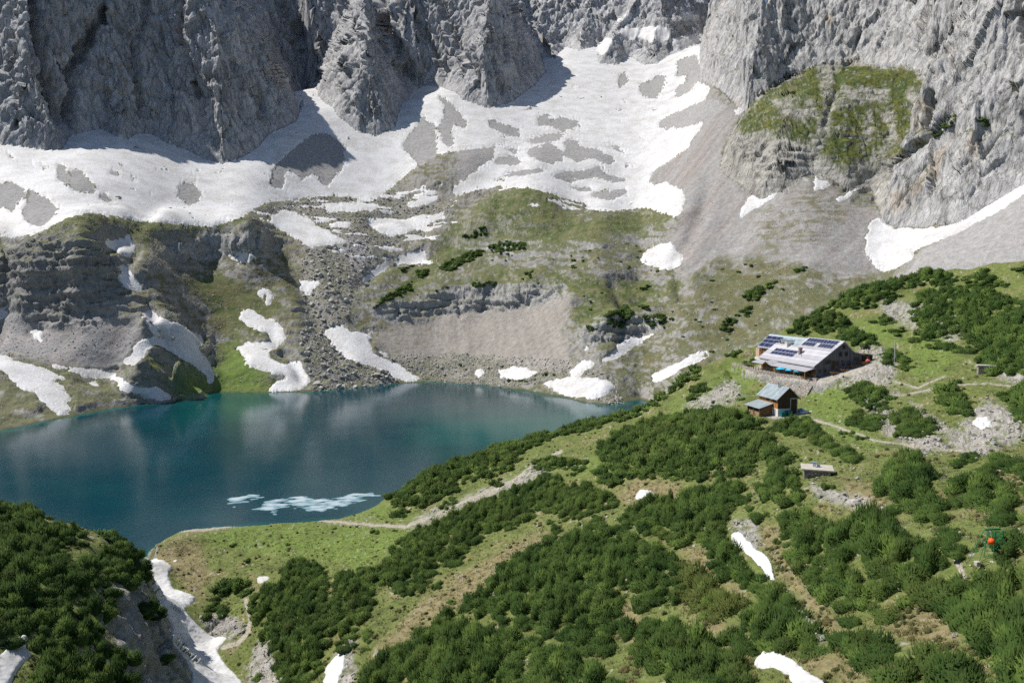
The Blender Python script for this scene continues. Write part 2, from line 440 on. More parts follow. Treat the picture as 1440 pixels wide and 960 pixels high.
# ------------------------------------------------------------------ traced outlines (pixels of the photograph)
# snow: (label, outline, where)   where: f = far valley, w = also on the rock walls, n = near hillside
SNOW = [
 ("great white snowfield filling the bowl under the rock walls", "-220,150 -100,140 60,120 180,130 420,60 425,100 450,130 480,150 540,170 570,140 600,110 640,130 700,130 740,100 762,70 782,75 800,55 838,58 848,80 880,70 905,84 940,70 985,50 1000,55 990,90 985,118 1002,122 992,140 995,150 970,150 940,162 922,177 935,182 970,178 992,168 978,192 965,210 940,227 917,242 912,260 940,257 962,270 960,300 950,306 920,296 880,286 840,292 800,282 760,268 700,262 640,262 690,225 697,215 740,197 700,205 660,211 640,212 600,224 575,245 545,270 520,282 470,276 420,280 370,287 348,302 300,320 190,310 125,300 100,305 47,332 0,335 -220,345", 'f'),
 ("snow tongue threading the hummocks below the snow bowl", "640,262 670,250 690,230 697,215 700,205 740,197 830,190 870,215 900,250 905,262 880,285 845,292 820,283 795,280 785,270 770,262 740,260 700,262 660,270 640,275", 'f'),
 ("white snow ledge high on the back wall, widest of its ledges", "880,36 862,50 872,52 905,60 945,58 941,40 925,35 905,37 895,40", 'w'),
 ("thin snow gully running up to the skyline at top centre", "866,34 878,18 890,7 887,26 872,36", 'w'),
 ("slanting snow strip under the right end of the back wall's ledges", "940,56 960,50 985,46 996,52 990,64 960,66 942,64", 'w'),
 ("snow step below the left end of the widest wall ledge", "838,68 848,54 860,52 864,60 856,74 846,80", 'w'),
 ("small snow ledge at the right end of the back wall", "955,20 970,15 988,22 985,30 960,26", 'w'),
 ("narrow snow streak on the moraine left of the green hummock", "515,315 530,308 560,310 590,305 625,300 628,305 600,315 575,325 552,333 535,325", 'f'),
 ("thin slanting snow streak above the boulder moraine", "566,292 585,283 620,272 615,280 590,290", 'f'),
 ("wide ragged snow sheet right of the grassy knoll", "380,303 400,298 430,305 440,315 465,330 490,340 475,343 435,347 415,335 385,318", 'f'),
 ("flat snow strip along the upper moraine edge", "455,290 480,286 530,287 530,295 490,297 460,298", 'f'),
 ("small level snow strip beside the ragged snow sheet", "457,315 490,313 493,320 465,320", 'f'),
 ("curved snow patch at the foot of the green hummock", "550,372 570,360 597,352 600,365 620,370 580,372", 'f'),
 ("broken line of snow among boulders on the moraine", "510,395 530,375 545,368 545,378 525,390 512,400", 'f'),
 ("long thin snow streak crossing the green moraine top", "815,290 840,285 880,290 920,286 905,292 870,297 840,297", 'f'),
 ("star shaped snow patch on grey scree right of the moraine", "902,366 910,350 935,345 945,341 950,354 961,361 955,373 940,381 925,376 905,373", 'f'),
 ("shaded snow pocket under the knoll's rock step", "318,358 330,355 358,357 350,372 335,368", 'f'),
 ("snow patch in the notch between the two knolls", "137,338 160,340 177,335 182,327 187,343 193,350 182,361 167,357 157,347", 'f'),
 ("snow strip dropping beside the dark rock outcrop", "167,373 177,377 187,388 200,405 193,410 180,405 168,397", 'f'),
 ("largest snow tongue on the grass slope left of the lake", "205,437 227,447 257,458 280,472 285,483 277,490 282,500 295,510 300,527 298,540 292,540 290,527 267,513 253,502 230,490 218,483 207,490 203,503 187,515 175,510 177,503 187,497 193,483 200,477 220,477 213,467 200,447", 'f'),
 ("snow slope at the far left reaching down to the lake", "-120,480 0,500 33,513 67,520 97,537 67,533 103,560 87,570 103,578 88,585 63,570 43,550 20,540 0,520 -120,510", 'f'),
 ("winding snow strip above the left lake shore", "70,508 80,512 100,517 133,520 157,527 180,537 207,550 217,543 243,558 227,564 207,557 173,548 160,533 123,532 100,523 73,515", 'f'),
 ("thin snow line under the winding snow strip", "117,533 143,542 167,547 133,543", 'f'),
 ("small snow patch in the shadow under the dark outcrop", "42,467 60,462 58,473 62,482 50,475", 'f'),
 ("snow at the left frame edge beside the dark outcrop", "-60,410 0,417 7,423 7,443 0,450 -60,450", 'f'),
 ("S shaped snow patch running down to the far shore", "333,440 353,435 367,448 383,450 398,463 400,477 387,487 377,497 383,507 403,518 407,510 423,508 427,523 440,533 427,547 393,550 376,554 382,542 407,533 400,528 367,520 343,515 350,505 338,497 337,488 353,483 377,485 377,467 360,463 340,452", 'f'),
 ("small snow patch above the S shaped snow", "358,407 377,407 386,417 378,431 369,420", 'f'),
 ("snow patch at the top of the boulder field", "420,395 455,397 443,405 433,413 433,421 425,410", 'f'),
 ("snow strip down the right side of the boulder field", "455,466 480,457 493,467 517,473 522,487 520,497 540,507 557,513 577,527 596,532 577,538 560,533 533,520 507,510 485,503 470,490", 'f'),
 ("snow patch on the rubble in the middle of the far shore", "699,519 713,520 727,517 743,520 758,523 747,530 730,534 710,533", 'f'),
 ("tiny snow patch left of the middle shore snow", "667,523 677,521 681,528 670,530", 'f'),
 ("bright snow sheet melting into the right end of the lake", "763,537 787,535 807,530 833,533 858,537 863,547 847,557 827,561 803,556 780,548", 'f'),
 ("snow neck above the bright snow sheet by the lake", "804,523 813,512 827,508 838,512 823,520 813,531 805,532", 'f'),
 ("thin snow streak climbing from the lake's right end", "838,514 863,496 881,475 895,477 924,464 900,484 880,497 857,509", 'f'),
 ("snow strip behind the ridge bushes right of the lake", "915,534 927,522 947,513 965,504 990,494 1000,496 990,505 975,513 955,521 925,538", 'f'),
 ("speck of snow under the bush rocks above the far shore", "822,487 834,487 829,496", 'f'),
 ("speck of snow at the left end of the beige scree", "517,464 527,465 522,470", 'f'),
 ("slanting snow streak under the grassy rock buttress", "1058,272 1073,278 1093,270 1112,262 1125,254 1070,287 1040,307 1034,312 1046,292", 'f'),
 ("pointed snow patch at the buttress foot", "1143,244 1155,255 1172,256 1160,263 1147,269", 'f'),
 ("curved snow streak in the buttress gully", "1177,279 1193,272 1219,252 1207,267 1178,287", 'f'),
 ("thin snow dash beside the buttress gully", "1210,283 1227,276 1218,281", 'f'),
 ("big snow patch under the right wall with a long tail", "1440,260 1500,230 1500,243 1440,274 1400,298 1365,318 1345,328 1300,345 1275,356 1290,359 1265,375 1243,383 1228,371 1217,352 1219,335 1225,312 1235,308 1247,318 1260,322 1290,323 1330,320 1365,306 1400,284", 'f'),
 ("little snow patch where the scree meets the right wall", "1030,163 1037,152 1050,150 1040,160", 'f'),
 ("snow crumbs along the foot of the right wall", "1008,148 1018,147 1024,152 1015,157", 'f'),
 ("long shaded snow gully beside the dark bush knoll", "207,787 217,783 230,788 238,792 247,800 238,803 238,813 243,827 260,832 277,840 267,853 257,855 267,867 280,883 300,897 323,895 313,907 305,917 317,933 340,957 350,985 270,985 270,950 253,923 237,907 240,883 233,860 220,840 213,827 217,813", 'n'),
 ("small snow flap at the head of the snow gully", "238,783 255,786 245,790", 'n'),
 ("snow patch in the bottom left corner among bushes", "-40,930 0,923 20,900 40,891 34,910 44,923 33,933 20,950 5,985 -40,985", 'n'),
 ("small bright snow spot above the central thicket", "359,815 373,810 383,812 367,821", 'n'),
 ("snow wedge at the bottom edge left of the big thicket", "457,940 467,930 480,919 486,915 485,935 477,955 470,985 458,985 455,960", 'n'),
 ("narrow upright snow strip between foreground thickets", "1029,752 1040,749 1061,770 1081,787 1093,816 1086,816 1067,797 1050,780 1032,766", 'n'),
 ("rippled snow patch at the bottom edge of the photo", "1057,933 1073,919 1093,921 1110,929 1133,942 1158,962 1165,985 1120,985 1110,950 1093,942 1070,943", 'n'),
 ("small crumbled snow patch on stony ground mid slope", "892,697 900,687 917,691 921,695 897,703", 'n'),
 ("small grey snow patch on the right gravel slope", "1367,598 1370,587 1394,590 1398,607 1377,604", 'n'),
 ("snow bank on the near lake shore at the saddle", "222,741 247,735 277,728 287,728 285,732 260,738 233,744", 'n'),
]
# bare islands inside the snow
ISLANDS = """80,232 88,230 95,245 95,258 82,255;98,238 115,240 125,255 138,268 130,273 105,270 95,258;138,270 150,275 165,287 155,285 140,282;150,240 165,240 172,248 160,248;182,245 190,250 196,257 188,256;255,257 275,260 283,275 280,285 262,287 250,275;268,247 277,250 274,254;8,213 20,222 22,226 12,222;42,227 50,233 45,234;55,230 61,235 58,236;
-40,262 0,258 20,257 35,270 38,280 22,285 20,300 8,295 -40,296;40,265 60,275 85,295 75,307 60,318 45,315 32,308 30,295 38,285;
405,217 430,195 440,190 460,188 480,200 487,210 483,235 470,250 462,262 450,255 440,245 425,255 415,245 402,240 400,265 385,265 378,255 385,235;
565,200 585,180 596,160 600,172 612,175 613,200 615,220 600,230 590,232 570,215;612,130 625,138 645,155 658,175 655,182 640,175 635,185 640,205 630,211 622,195 615,180 625,165 625,150;683,166 700,172 725,180 735,188 728,193 710,190 690,180;
755,165 775,158 770,170 790,165 815,172 808,180 795,185 780,182 775,175 757,178;805,115 810,120 808,127 804,122;870,105 883,103 882,118 870,128 868,120;900,117 912,115 925,105 938,107 935,120 922,138 908,137 898,132;952,85 980,75 983,95 970,105 950,110;948,130 975,100 990,90 985,110 970,128 950,138;922,177 940,162 970,150 1000,137 1025,150 1000,165 990,168 970,177 935,180;
742,196 775,188 795,187 790,195 770,202 745,203;740,208 780,203 795,215 793,228 770,232 742,220;790,197 812,195 815,205 845,210 865,225 860,235 830,222 812,230 798,222;705,208 730,208 732,215 712,215;695,222 720,218 735,225 732,232 700,234;700,248 720,240 760,236 780,240 740,248 705,250;770,248 790,240 820,240 845,230 852,245 880,250 888,255 860,258 835,250 800,257;835,270 880,265 885,275 860,282 832,278;795,262 830,262 838,272 800,268;850,200 870,205 882,220 870,215;250,500 258,506 250,508;130,330 140,340 120,345"""
SCREE = ["1025,150 990,170 960,215 912,262 962,270 960,310 930,345 960,372 965,390 1000,365 1060,360 1130,370 1180,390 1230,385 1240,380 1215,340 1225,310 1250,300 1210,290 1150,250 1110,265 1060,280 1030,260 1010,225 1020,190 1050,150",
 "1225,420 1270,385 1300,350 1440,270 1560,220 1560,420",
 "-220,425 0,420 50,460 110,440 160,452 200,452 200,480 160,520 70,510 0,500 -220,520", "470,330 520,338 515,372 490,372 480,350",
 "640,200 700,190 1000,110 980,200 900,260 640,250"]
BEIGE = ["520,468 560,458 600,450 640,435 720,430 780,420 805,420 800,440 790,470 800,500 810,512 760,522 700,507 640,500 580,507 540,497"]
RUBBLE = ["540,500 640,497 740,504 830,507 850,520 880,575 800,555 760,540 700,545 620,538 590,533", "420,395 430,345 520,340 520,400 500,430 480,455 500,510 560,535 545,545 440,551 435,520 420,490 430,440", "350,300 420,282 480,276 545,272 640,300 560,350 470,340 400,300"]
GRASS = ["20,347 60,333 130,331 162,345 152,362 100,354 40,362", "235,490 260,515 290,545 300,545 297,505 330,470 350,505 345,520 400,535 378,553 240,561 200,545 170,520 205,505", "50,330 100,300 180,295 260,299 340,304 375,320 360,335 300,330 200,340 130,335",
 "640,310 700,270 760,255 790,275 780,300 830,310 920,290 950,310 900,330 800,345 720,350 640,370 560,420 530,430 600,370", "560,420 640,390 720,380 850,390 930,400 990,390 900,440 830,470 800,450 820,420 760,402 650,402",
 "1030,180 1075,130 1140,95 1200,92 1290,100 1303,140 1300,200 1240,230 1210,260 1150,222 1130,205 1040,190", "1260,270 1300,222 1312,265 1280,287 1240,285", "1310,190 1380,150 1440,120 1500,120 1500,200 1420,225 1370,195", "330,470 300,440 250,400 300,380 350,400 400,420 380,470"]
MEADOW = ["900,480 960,420 1000,370 1100,370 1230,392 1130,430 1050,480 960,510 900,540", "1055,300 1100,285 1150,262 1200,290 1170,330 1100,360 1060,350", "200,370 420,340 420,420 330,480 230,470"]
ROCK = ["20,350 50,335 130,333 165,362 178,420 120,462 60,462 25,442 -200,432 -200,345", "515,440 560,425 640,406 720,402 805,402 785,427 640,442 560,457", "225,350 300,328 370,322 374,347 300,367 240,370", "640,345 760,335 930,330 930,345 800,350 720,365 640,365", "810,470 850,445 930,440 940,460 880,480 820,490", "1012,240 1045,200 1140,215 1180,240 1070,283"]
BUTTROCK = ["1028,188 1075,182 1140,203 1178,236 1112,264 1070,284 1043,266 1010,242", "1163,120 1246,122 1252,140 1166,152", "1078,138 1142,138 1152,166 1108,162", "1150,90 1173,94 1167,180 1152,216 1139,210 1158,150", "1222,150 1230,150 1226,190 1216,215 1210,210", "1240,150 1256,148 1262,190 1240,235 1228,230 1250,190", "1275,120 1300,130 1302,200 1270,235 1262,232 1285,190", "1195,230 1240,215 1230,262 1195,268 1180,250"]
BRIGHT = ["255,500 297,540 330,470 350,505 380,530 375,552 240,560"]
NGREEN = ["300,745 430,735 520,742 580,738 560,770 520,800 470,790 400,780 330,770 280,760", "1130,543 1190,543 1200,580 1185,592 1250,620 1230,640 1150,602 1135,575", "940,575 1000,540 1040,503 1068,510 1065,535 1050,550 1000,580 940,590", "1185,450 1260,460 1290,490 1240,480", "1310,470 1350,480 1340,520 1290,530 1270,500", "850,640 930,620 830,660 780,665", "0,745 25,750 20,762 0,758", "1345,800 1390,890 1420,950 1400,950 1370,880 1335,800", "530,705 600,735 560,730 480,732"]
NTAN = ["530,912 600,840 680,790 760,745 790,755 690,815 620,862 560,912", "210,770 280,758 290,800 282,850 240,800", "860,690 900,670 960,680 950,702 880,707", "1090,740 1100,760 1150,840 1205,905 1190,935 1140,860 1085,790 1072,740", "1240,885 1290,850 1330,870 1350,905 1290,908", "950,755 1010,790 1065,850 1030,830 970,790", "870,840 900,850 905,940 880,900", "1180,670 1240,690 1270,740 1200,720", "940,840 985,875 1040,920 1050,900 980,850", "1130,925 1190,930 1240,962 1150,962"]
NROCK = ["150,820 190,830 215,850 240,880 252,920 290,985 180,985 160,900 150,860", "1205,485 1240,488 1262,510 1258,530 1215,515", "1225,555 1270,555 1310,600 1345,630 1380,642 1440,620 1440,595 1390,560 1340,605 1300,580 1260,548", "570,742 600,722 650,702 720,677 755,650 772,660 720,690 640,717 600,737", "1235,420 1300,430 1292,462 1250,450", "960,572 1010,545 1035,533 1042,560 1000,577", "280,868 325,868 350,882 330,902 290,897", "338,985 370,890 395,930 402,985", "1140,680 1170,690 1225,700 1210,715 1150,700", "1180,510 1240,510 1255,540 1180,545 1150,535", "1030,735 1060,735 1075,770 1040,752", "455,985 480,910 500,900 495,985", "1395,500 1440,520 1440,545 1395,525", "1310,455 1345,440 1360,470 1330,480", "1100,835 1140,870 1160,900 1150,905 1110,860","1195,545 1245,575 1300,610 1340,632 1300,640 1240,600"]
PATHS = ["1122,588 1150,592 1190,604 1230,618 1280,628 1330,632 1365,635 1385,632", "1440,546 1390,539 1340,543 1290,551 1240,560", "222,746 250,747 290,744 350,737 430,729 470,733 520,738 570,740 600,730 640,712", "1425,965 1410,932 1390,890 1375,850 1358,815 1342,782 1325,745", "345,842 353,870 350,890 335,905 312,912", "640,712 680,695 720,678 750,655 790,635", "1255,535 1290,545 1330,530", "1165,535 1200,528 1235,540"]
GULLY = [("48,-60 52,30 60,90 75,125 90,165 96,195", 11, 15), ("165,-40 138,25 118,65 107,95 104,140 98,188", 11, 15), ("250,-40 252,50 262,90 275,130", 6, 8), ("385,-40 405,25 430,70 442,110", 10, 14), ("520,-40 545,50 575,90 592,120", 11, 15), ("600,-40 640,55 662,105", 6, 8), ("650,-40 690,55 702,105 712,140", 6, 8), ("735,-30 760,50 778,82", 9, 12), ("480,-30 490,40 520,100 530,150", 5, 7), ("330,-40 360,60 385,120", 5, 6), ("210,-30 190,80 200,160", 5, 7), ("20,-30 10,100 20,180", 5, 6), ("560,-30 600,50 625,110", 6, 8),
 ("1195,265 1250,235 1300,195 1308,130", 7, 7), ("1160,180 1168,150 1180,110 1172,90", 6, 6), ("1210,40 1200,70 1190,90", 5, 6), ("1430,-20 1438,60", 5, 8)]

# valleys cut into the far ground and rounded swellings on it: (line or outline, width or blur, metres)
CARVE = [("150,345 180,335 192,350 175,375 200,405 218,445", 14, 7), ("8,335 12,380 5,430 -5,475", 14, 11), ("380,328 410,370 430,400 442,450 480,500", 22, 8), ("320,352 355,367 385,400", 10, 5), ("500,402 540,374 600,356 640,342", 14, 7), ("600,330 560,302 520,312", 12, 5), ("905,300 880,290 820,286", 12, 5), ("1000,250 985,300 950,370 960,420", 16, 6), ("860,400 880,440 870,480", 10, 5), ("430,560 420,520 380,470", 12, 4), ("250,560 240,510 225,470", 12, 4), ("645,425 648,445", 5, 4), ("735,405 733,425", 5, 4), ("560,430 565,450", 5, 4)]
SWELL = [("650,330 700,280 755,256 790,270 800,300 740,320 690,335", 14, 11), ("570,268 605,232 650,212 690,228 665,258 610,270", 12, 9), ("60,325 120,297 180,298 186,330 100,335", 9, 7), ("205,330 230,300 330,305 372,325 362,345 240,350", 10, 9), ("25,342 125,337 146,367 150,400 25,395", 12, 8), ("745,205 790,195 850,215 870,240 800,255 740,245", 10, 7), ("560,415 640,385 760,380 800,400 640,420", 9, 5), ("815,480 850,445 930,440 930,470", 9, 8), ("320,530 350,500 420,530 380,545", 9, 4), ("660,300 700,290 690,330 650,335", 5, 5)]

STREAKS = ["345,300 420,283 480,277 545,272 600,255 650,258 640,330 560,352 470,338 430,346", "455,330 520,340 600,330 620,350 540,372 500,395 470,370", "640,262 700,258 820,285 900,292 880,300 780,300 700,272", "455,466 520,470 560,520 500,505"]
# ------------------------------------------------------------------ masks
warp_sel = None
M_SCREE, M_BEIGE, M_RUB = raster(SCREE, 5), raster(BEIGE, 4), raster(RUBBLE, 6)
M_GRASS, M_MEAD, M_ROCK, M_BRI = raster(GRASS, 6), raster(MEADOW, 10), raster(ROCK, 3), raster(BRIGHT, 12)
M_BR = raster(BUTTROCK, 2)
M_ISL = raster([p for p in ISLANDS.replace('\n', '').split(';') if p.strip()], 0)
M_NG, M_NT, M_NR = raster(NGREEN, 7), raster(NTAN, 7), raster(NROCK, 4)
M_PATH = raster([q for i, s in enumerate(PATHS) for q in line_poly(s, (3.0, 2.4, 3.2, 6.0, 5.0, 4.0, 2.4, 3.0)[i])], 1)
M_GUL = np.zeros((VH, UW), np.float32)
for s, w, dep in GULLY:
    M_GUL = np.maximum(M_GUL, raster(line_poly(s, w), w * 0.3) * dep * 1.8)
M_REL = np.zeros((VH, UW), np.float32)
for s, w, m in CARVE: M_REL -= blurred(raster(line_poly(s, w), 0), w * 0.45) * m
for s, w, m in SWELL: M_REL += raster([s], w) * m
M_STK = raster(STREAKS, 6)
M_SF, M_SN, M_SW = (np.zeros((VH, UW), np.float32) for _ in range(3))
M_SID = np.zeros((VH, UW), np.int16)
_best = np.zeros((VH, UW), np.float32)
for k, (lab, s, where) in enumerate(SNOW):
    p = poly(s)
    x0, y0 = int(max(p[:, 0].min() - 12 - U0, 0)), int(max(p[:, 1].min() - 12 - V0, 0))
    x1, y1 = int(min(p[:, 0].max() + 12 - U0, UW)), int(min(p[:, 1].max() + 12 - V0, VH))
    m = raster([p], 0)[y0:y1, x0:x1]
    if where != 'n': m = m * (1 - M_ISL[y0:y1, x0:x1])
    wide = blurred(m, 4)
    m = blurred(m, 3 if where != 'n' else 2)
    if where == 'f' and k: m = np.minimum(m * 1.35, 1)
    T = {'f': M_SF, 'n': M_SN, 'w': M_SW}[where][y0:y1, x0:x1]
    np.maximum(T, m, out=T)
    b = _best[y0:y1, x0:x1]; up = wide > b
    M_SID[y0:y1, x0:x1][up] = k + 1
    b[up] = wide[up]
del _best

# ------------------------------------------------------------------ the land as one fine polar sheet, rows spaced by what shows
NR = 1000
cols = np.concatenate([np.radians(np.linspace(-43.9, -36, 50, endpoint=False)), np.radians(np.linspace(-36, 36, 1330)), np.radians(np.linspace(36, 43.9, 51)[1:])])
NC = len(cols)
fl = np.linspace(math.log(31), math.log(1950), 2600)
R = np.empty((NC, NR), np.float64)
_z = bil(GZ, np.repeat(cols[:, None], len(fl), 1), np.repeat(fl[None], NC, 0))
_e = np.arctan2(_z - CAM_Z, np.exp(fl)[None])
_ds = np.hypot(np.diff(_e, axis=1), 0.05 * np.diff(fl)[None])
_ds[0.5 * (_z[:, 1:] + _z[:, :-1]) < -8] *= 0.15
_ds[_e[:, 1:] > math.radians(23.5)] *= 0.12                # above the top of the picture few rows do
_ds = np.minimum(_ds, math.radians(0.5))
for n_ in (14, 14):                                        # neighbouring columns keep nearly the same rows
    c_ = np.cumsum(np.pad(_ds, ((n_ + 1, n_), (0, 0)), mode='edge'), axis=0)
    _ds = (c_[2 * n_ + 1:] - c_[:-2 * n_ - 1]) / (2 * n_ + 1)
for i in range(NC):
    s = np.concatenate([[0], np.cumsum(_ds[i])])
    R[i] = np.interp(np.linspace(0, s[-1], NR), s, fl)
del _z, _e, _ds, c_
A = np.repeat(cols[:, None], NR, 1)
Z = bil(GZ, A, R)
RR = np.exp(R)
X, Y = np.sin(A) * RR, np.cos(A) * RR
near = bil(GNEAR.astype(np.float32), A, R) > 0.5
ji = np.clip(np.rint((A + AZM) / (2 * AZM) * (len(GA) - 1)).astype(int), 0, len(GA) - 1)
jj = np.clip(np.rint((R - GL[0]) / (GL[-1] - GL[0]) * (len(GL) - 1)).astype(int), 0, len(GL) - 1)
wall = GWALL[ji, jj].copy()
for k_, g_ in GSD.items():
    q_ = bil(g_, A, R) > 0
    wall = np.where((wall == k_) & ~q_, 0, wall)
    wall = np.where((wall == 0) & q_ & (Z > 100), k_, wall)
wall[near] = 0
wdist = bil(GDIST, A, R) * (wall > 0)
U, V = project(X, Y, Z)
f32 = np.float32
Z = Z + np.where((~near) & (wall == 0), sample(M_REL, U, V) * smooth(0, 8, Z), 0)
U, V = project(X, Y, Z)
x, y, z = X.astype(f32), Y.astype(f32), Z.astype(f32)
far = ~near
# ragged edges for every mask
wa = np.where(near, 2.2, 3.2)
sc = np.where(near, 1 / 3.5, 1 / 11.0).astype(f32)
n1 = noise3(x * sc, y * sc, z * sc, 3); n2 = noise3(x * sc + 40, y * sc, z * sc, 5)
n3 = noise3(x * sc * 3.3, y * sc * 3.3, z * sc * 3.3, 7); n4 = noise3(x * sc * 3.3, y * sc * 3.3 + 50, z * sc * 3.3, 9)
UU = U + wa * (n1 + 0.55 * n3); VV = V + wa * 0.7 * (n2 + 0.55 * n4)
def S(m, k=1.0): return sample(m, U + (UU - U) * k, V + (VV - V) * k)
isf = far & (wall == 0)
snow = np.where(isf, np.maximum(S(M_SF), S(M_SW)), 0)
snow = np.where(near, S(M_SN), snow)
snow = np.where(wall == 2, S(M_SW), snow)
sid = M_SID[np.clip((VV - V0).astype(int), 0, VH - 1), np.clip((UU - U0).astype(int), 0, UW - 1)]
n5 = noise3(x * sc * 9, y * sc * 9, z * sc * 9, 13)
n6 = fbm(x / 16, y / 28, z / 16, 3, 15)                                       # patches melted out along the fall line
stk = S(M_STK, 2) * isf * smooth(0.22, 0.40, fbm(x / 34, y / 16, z / 7, 3, 17))
sid = np.where((stk > snow) & (snow < 0.45), 1, sid)
snow = np.maximum(snow, stk)
edge_ = (snow > 0.02) & (snow < 0.999)
edge_ &= (wall != 2)
snow = np.where(edge_, snow + np.where(near, 0.20, 0.34) * n3 + np.where(near, 0.14, 0.26) * n5 + 0.12 * n2, snow)
snow = np.where(far & (wall == 0) & (snow > 0.5) & (n6 + 0.3 * n3 + 0.2 * n5 > 0.70 + 0.12 * smooth(500, 900, np.hypot(X, Y))), 0.2, snow)
snow = np.where((Z < 0.15) & far, 0, np.clip(snow, 0, 1))
scree, beige, rub = (np.where(isf, S(m, 2), 0) for m in (M_SCREE, M_BEIGE, M_RUB))
isle = np.where(isf, S(M_ISL, 1.6), 0)
grass = np.where(far, S(M_GRASS, 3), 0); mead = np.where(isf, S(M_MEAD, 3), 0); rock = np.where(far, S(M_ROCK, 2), 0); bri = np.where(isf, S(M_BRI, 2), 0)
ng, nt, nr = (np.where(near, S(m, 3), 0) for m in (M_NG, M_NT, M_NR))
path = np.where(near, S(M_PATH, 0.25), 0)
gul = np.where(wall > 0, S(M_GUL, 1.5), 0)
gul = np.where(wall == 1, gul * 0.5, gul)

# surface normals of the smooth land
def normals(X, Y, Z):
    P = np.stack([X, Y, Z], -1)
    du = np.gradient(P, axis=0); dv = np.gradient(P, axis=1)
    n = np.cross(du, dv)
    n /= np.linalg.norm(n, axis=-1, keepdims=True) + 1e-12
    n[n[..., 2] < 0] *= -1
    return n
N0 = normals(X, Y, Z)
slope = 1 - N0[..., 2]
# flat for the huts
k1, _, k2, _ = yard_weight(X, Y, 0.8)
pad = np.maximum(k1, k2)
_t1, _w1 = hut_tw(X, Y, HUT_O); _t2, _w2 = hut_tw(X, Y, ANX_O)
yard_m = np.maximum((k1 > 0.4) * (1 - smooth(11, 14, _w1)) * (_t1 < 30), 1 - smooth(0, 0.8, np.maximum(np.maximum(-1.3 - _t2, _t2 - 9.6), np.maximum(-1.2 - _w2, _w2 - 6.4))))

crag = np.zeros(X.shape, f32)                               # displacement along the normal
# near ground: hummocks, stones
h = 0.55 * fbm(x / 9, y / 9, z / 9, 3, 21) + 0.12 * noise3(x / 1.3, y / 1.3, z / 1.3, 25)
h += np.clip(nr, 0, 1) * (0.9 * ridged(x / 4.5, y / 4.5, z / 4.5, 3, 27) - 0.2)
h *= (1 - 0.8 * np.clip(snow, 0, 1)) * (1 - pad) * (1 - 0.6 * np.clip(path, 0, 1))
crag = np.where(near, h, crag)
# far ground
rough = np.clip(1 - 0.92 * np.clip(snow + isle, 0, 1) - 0.8 * scree - 0.85 * beige - 0.35 * grass - 0.5 * mead - 0.3 * rub, 0.05, 1)
rg = ridged(x / 26, y / 26, z / 20, 4, 31)
fine = ridged(x / 6, y / 6, z / 5, 2, 37)
h = rough * (2.6 * rg - 0.6) + np.maximum(rough, 0.5 * rub) * 0.6 * fine + 0.5 * noise3(x / 14, y / 14, z / 14, 41) * (1 - snow)
led = z / 7.0 + 0.7 * noise3(x / 40, y / 40, z / 40, 46) + 0.25 * noise3(x / 9, y / 9, z / 9, 47)
lf = led - np.floor(led)
ledge_h = (smooth(0.62, 0.95, lf) - lf)
h += np.maximum(rough - 0.25, 0) * (1 - snow) * (5.0 * (ridged(x / 75, y / 75, z / 60, 2, 48) - 0.35) + 3.2 * ledge_h * smooth(-0.2, 0.3, noise3(x / 60, y / 60, z / 60, 49)))
strata = noise3(x / 45, y / 45, z / 2.6, 43) + 0.6 * noise3(x / 12, y / 12, z / 1.6, 44)
blocks = ridged(x / 9, y / 9, z / 16, 3, 45)
h += rock * smooth(0.12, 0.35, slope) * (1.3 * strata + 1.2 * blocks + 1.5 * ledge_h + 0.8 * noise3(x / 30, y / 30, z / 1.1, 50))
shore = smooth(0.0, 2.5, Z)
crag = np.where(isf, h * (0.25 + 0.75 * shore), crag)
# rock walls: ribs, gullies, cracks
isL = (wall >= 4) & (wall <= 6)
lean = np.where(isL, 0.22, 0.05).astype(f32)
xs = x + lean * z
wy = np.where(isL, 0.55, 1.0).astype(f32)
rib1 = ridged(xs / 62, y / 75 * wy, z / 420, 2, 51)
rib2 = ridged(xs / 21, y / 26 * wy, z / 170, 3, 55)
rib3 = ridged(xs / 7.5, y / 9 * wy, z / 60, 2, 59)
cr3 = ridged(x / 13, y / 13, z / 13, 3, 63)
cr4 = ridged(x / 4, y / 4, z / 5, 2, 67)
wsel = (wall > 0) | (rock > 0.05) | (near & ((nr > 0.1) | (slope > 0.3)))
F1 = np.zeros(X.shape, f32); F2 = np.zeros(X.shape, f32); F3 = np.zeros(X.shape, f32); FV = np.zeros(X.shape, f32)
xw, yw, zw = xs[wsel] + 0.5 * cr3[wsel], y[wsel], z[wsel] + 3.0 * rib3[wsel]
ky = np.where(isL[wsel], 1.0, 0.8)
F1[wsel], FV[wsel] = facet(xw / 24, yw / 24, zw / 100, 5)
F2[wsel] = facet(xw / 9.5, yw / 9.5 * ky, zw / 34, 6)[0]
F3[wsel] = facet(xw / 3.8, yw / 3.8, zw / 10, 8)[0]
crack = np.exp(-np.abs(noise3(xs / 11, y / 11, z / 60, 61)) * 9) + 0.6 * np.exp(-np.abs(noise3((x - 0.5 * z) / 16, y / 16, z / 50, 62)) * 12)
left = 9.0 * rib1 + 4.0 * rib2 + 0.8 * rib3 + 11.0 * F1 + 3.4 * F2 + 1.0 * F3 - 5.0 * crack + 0.15 * cr4 - 10.0
right = 2.5 * rib1 + 2.2 * rib2 + 0.6 * rib3 + 5.5 * F1 + 2.4 * F2 + 0.9 * F3 - 2.5 * crack + 0.15 * cr4 - 2.5
soft = 1 - 0.45 * np.clip(grass, 0, 1)
bend = z / 8.0 + 0.35 * x / 14 + 0.6 * noise3(x / 40, y / 40, z / 40, 53)           # tilted beds that stick out as ribs
bf = bend - np.floor(bend)
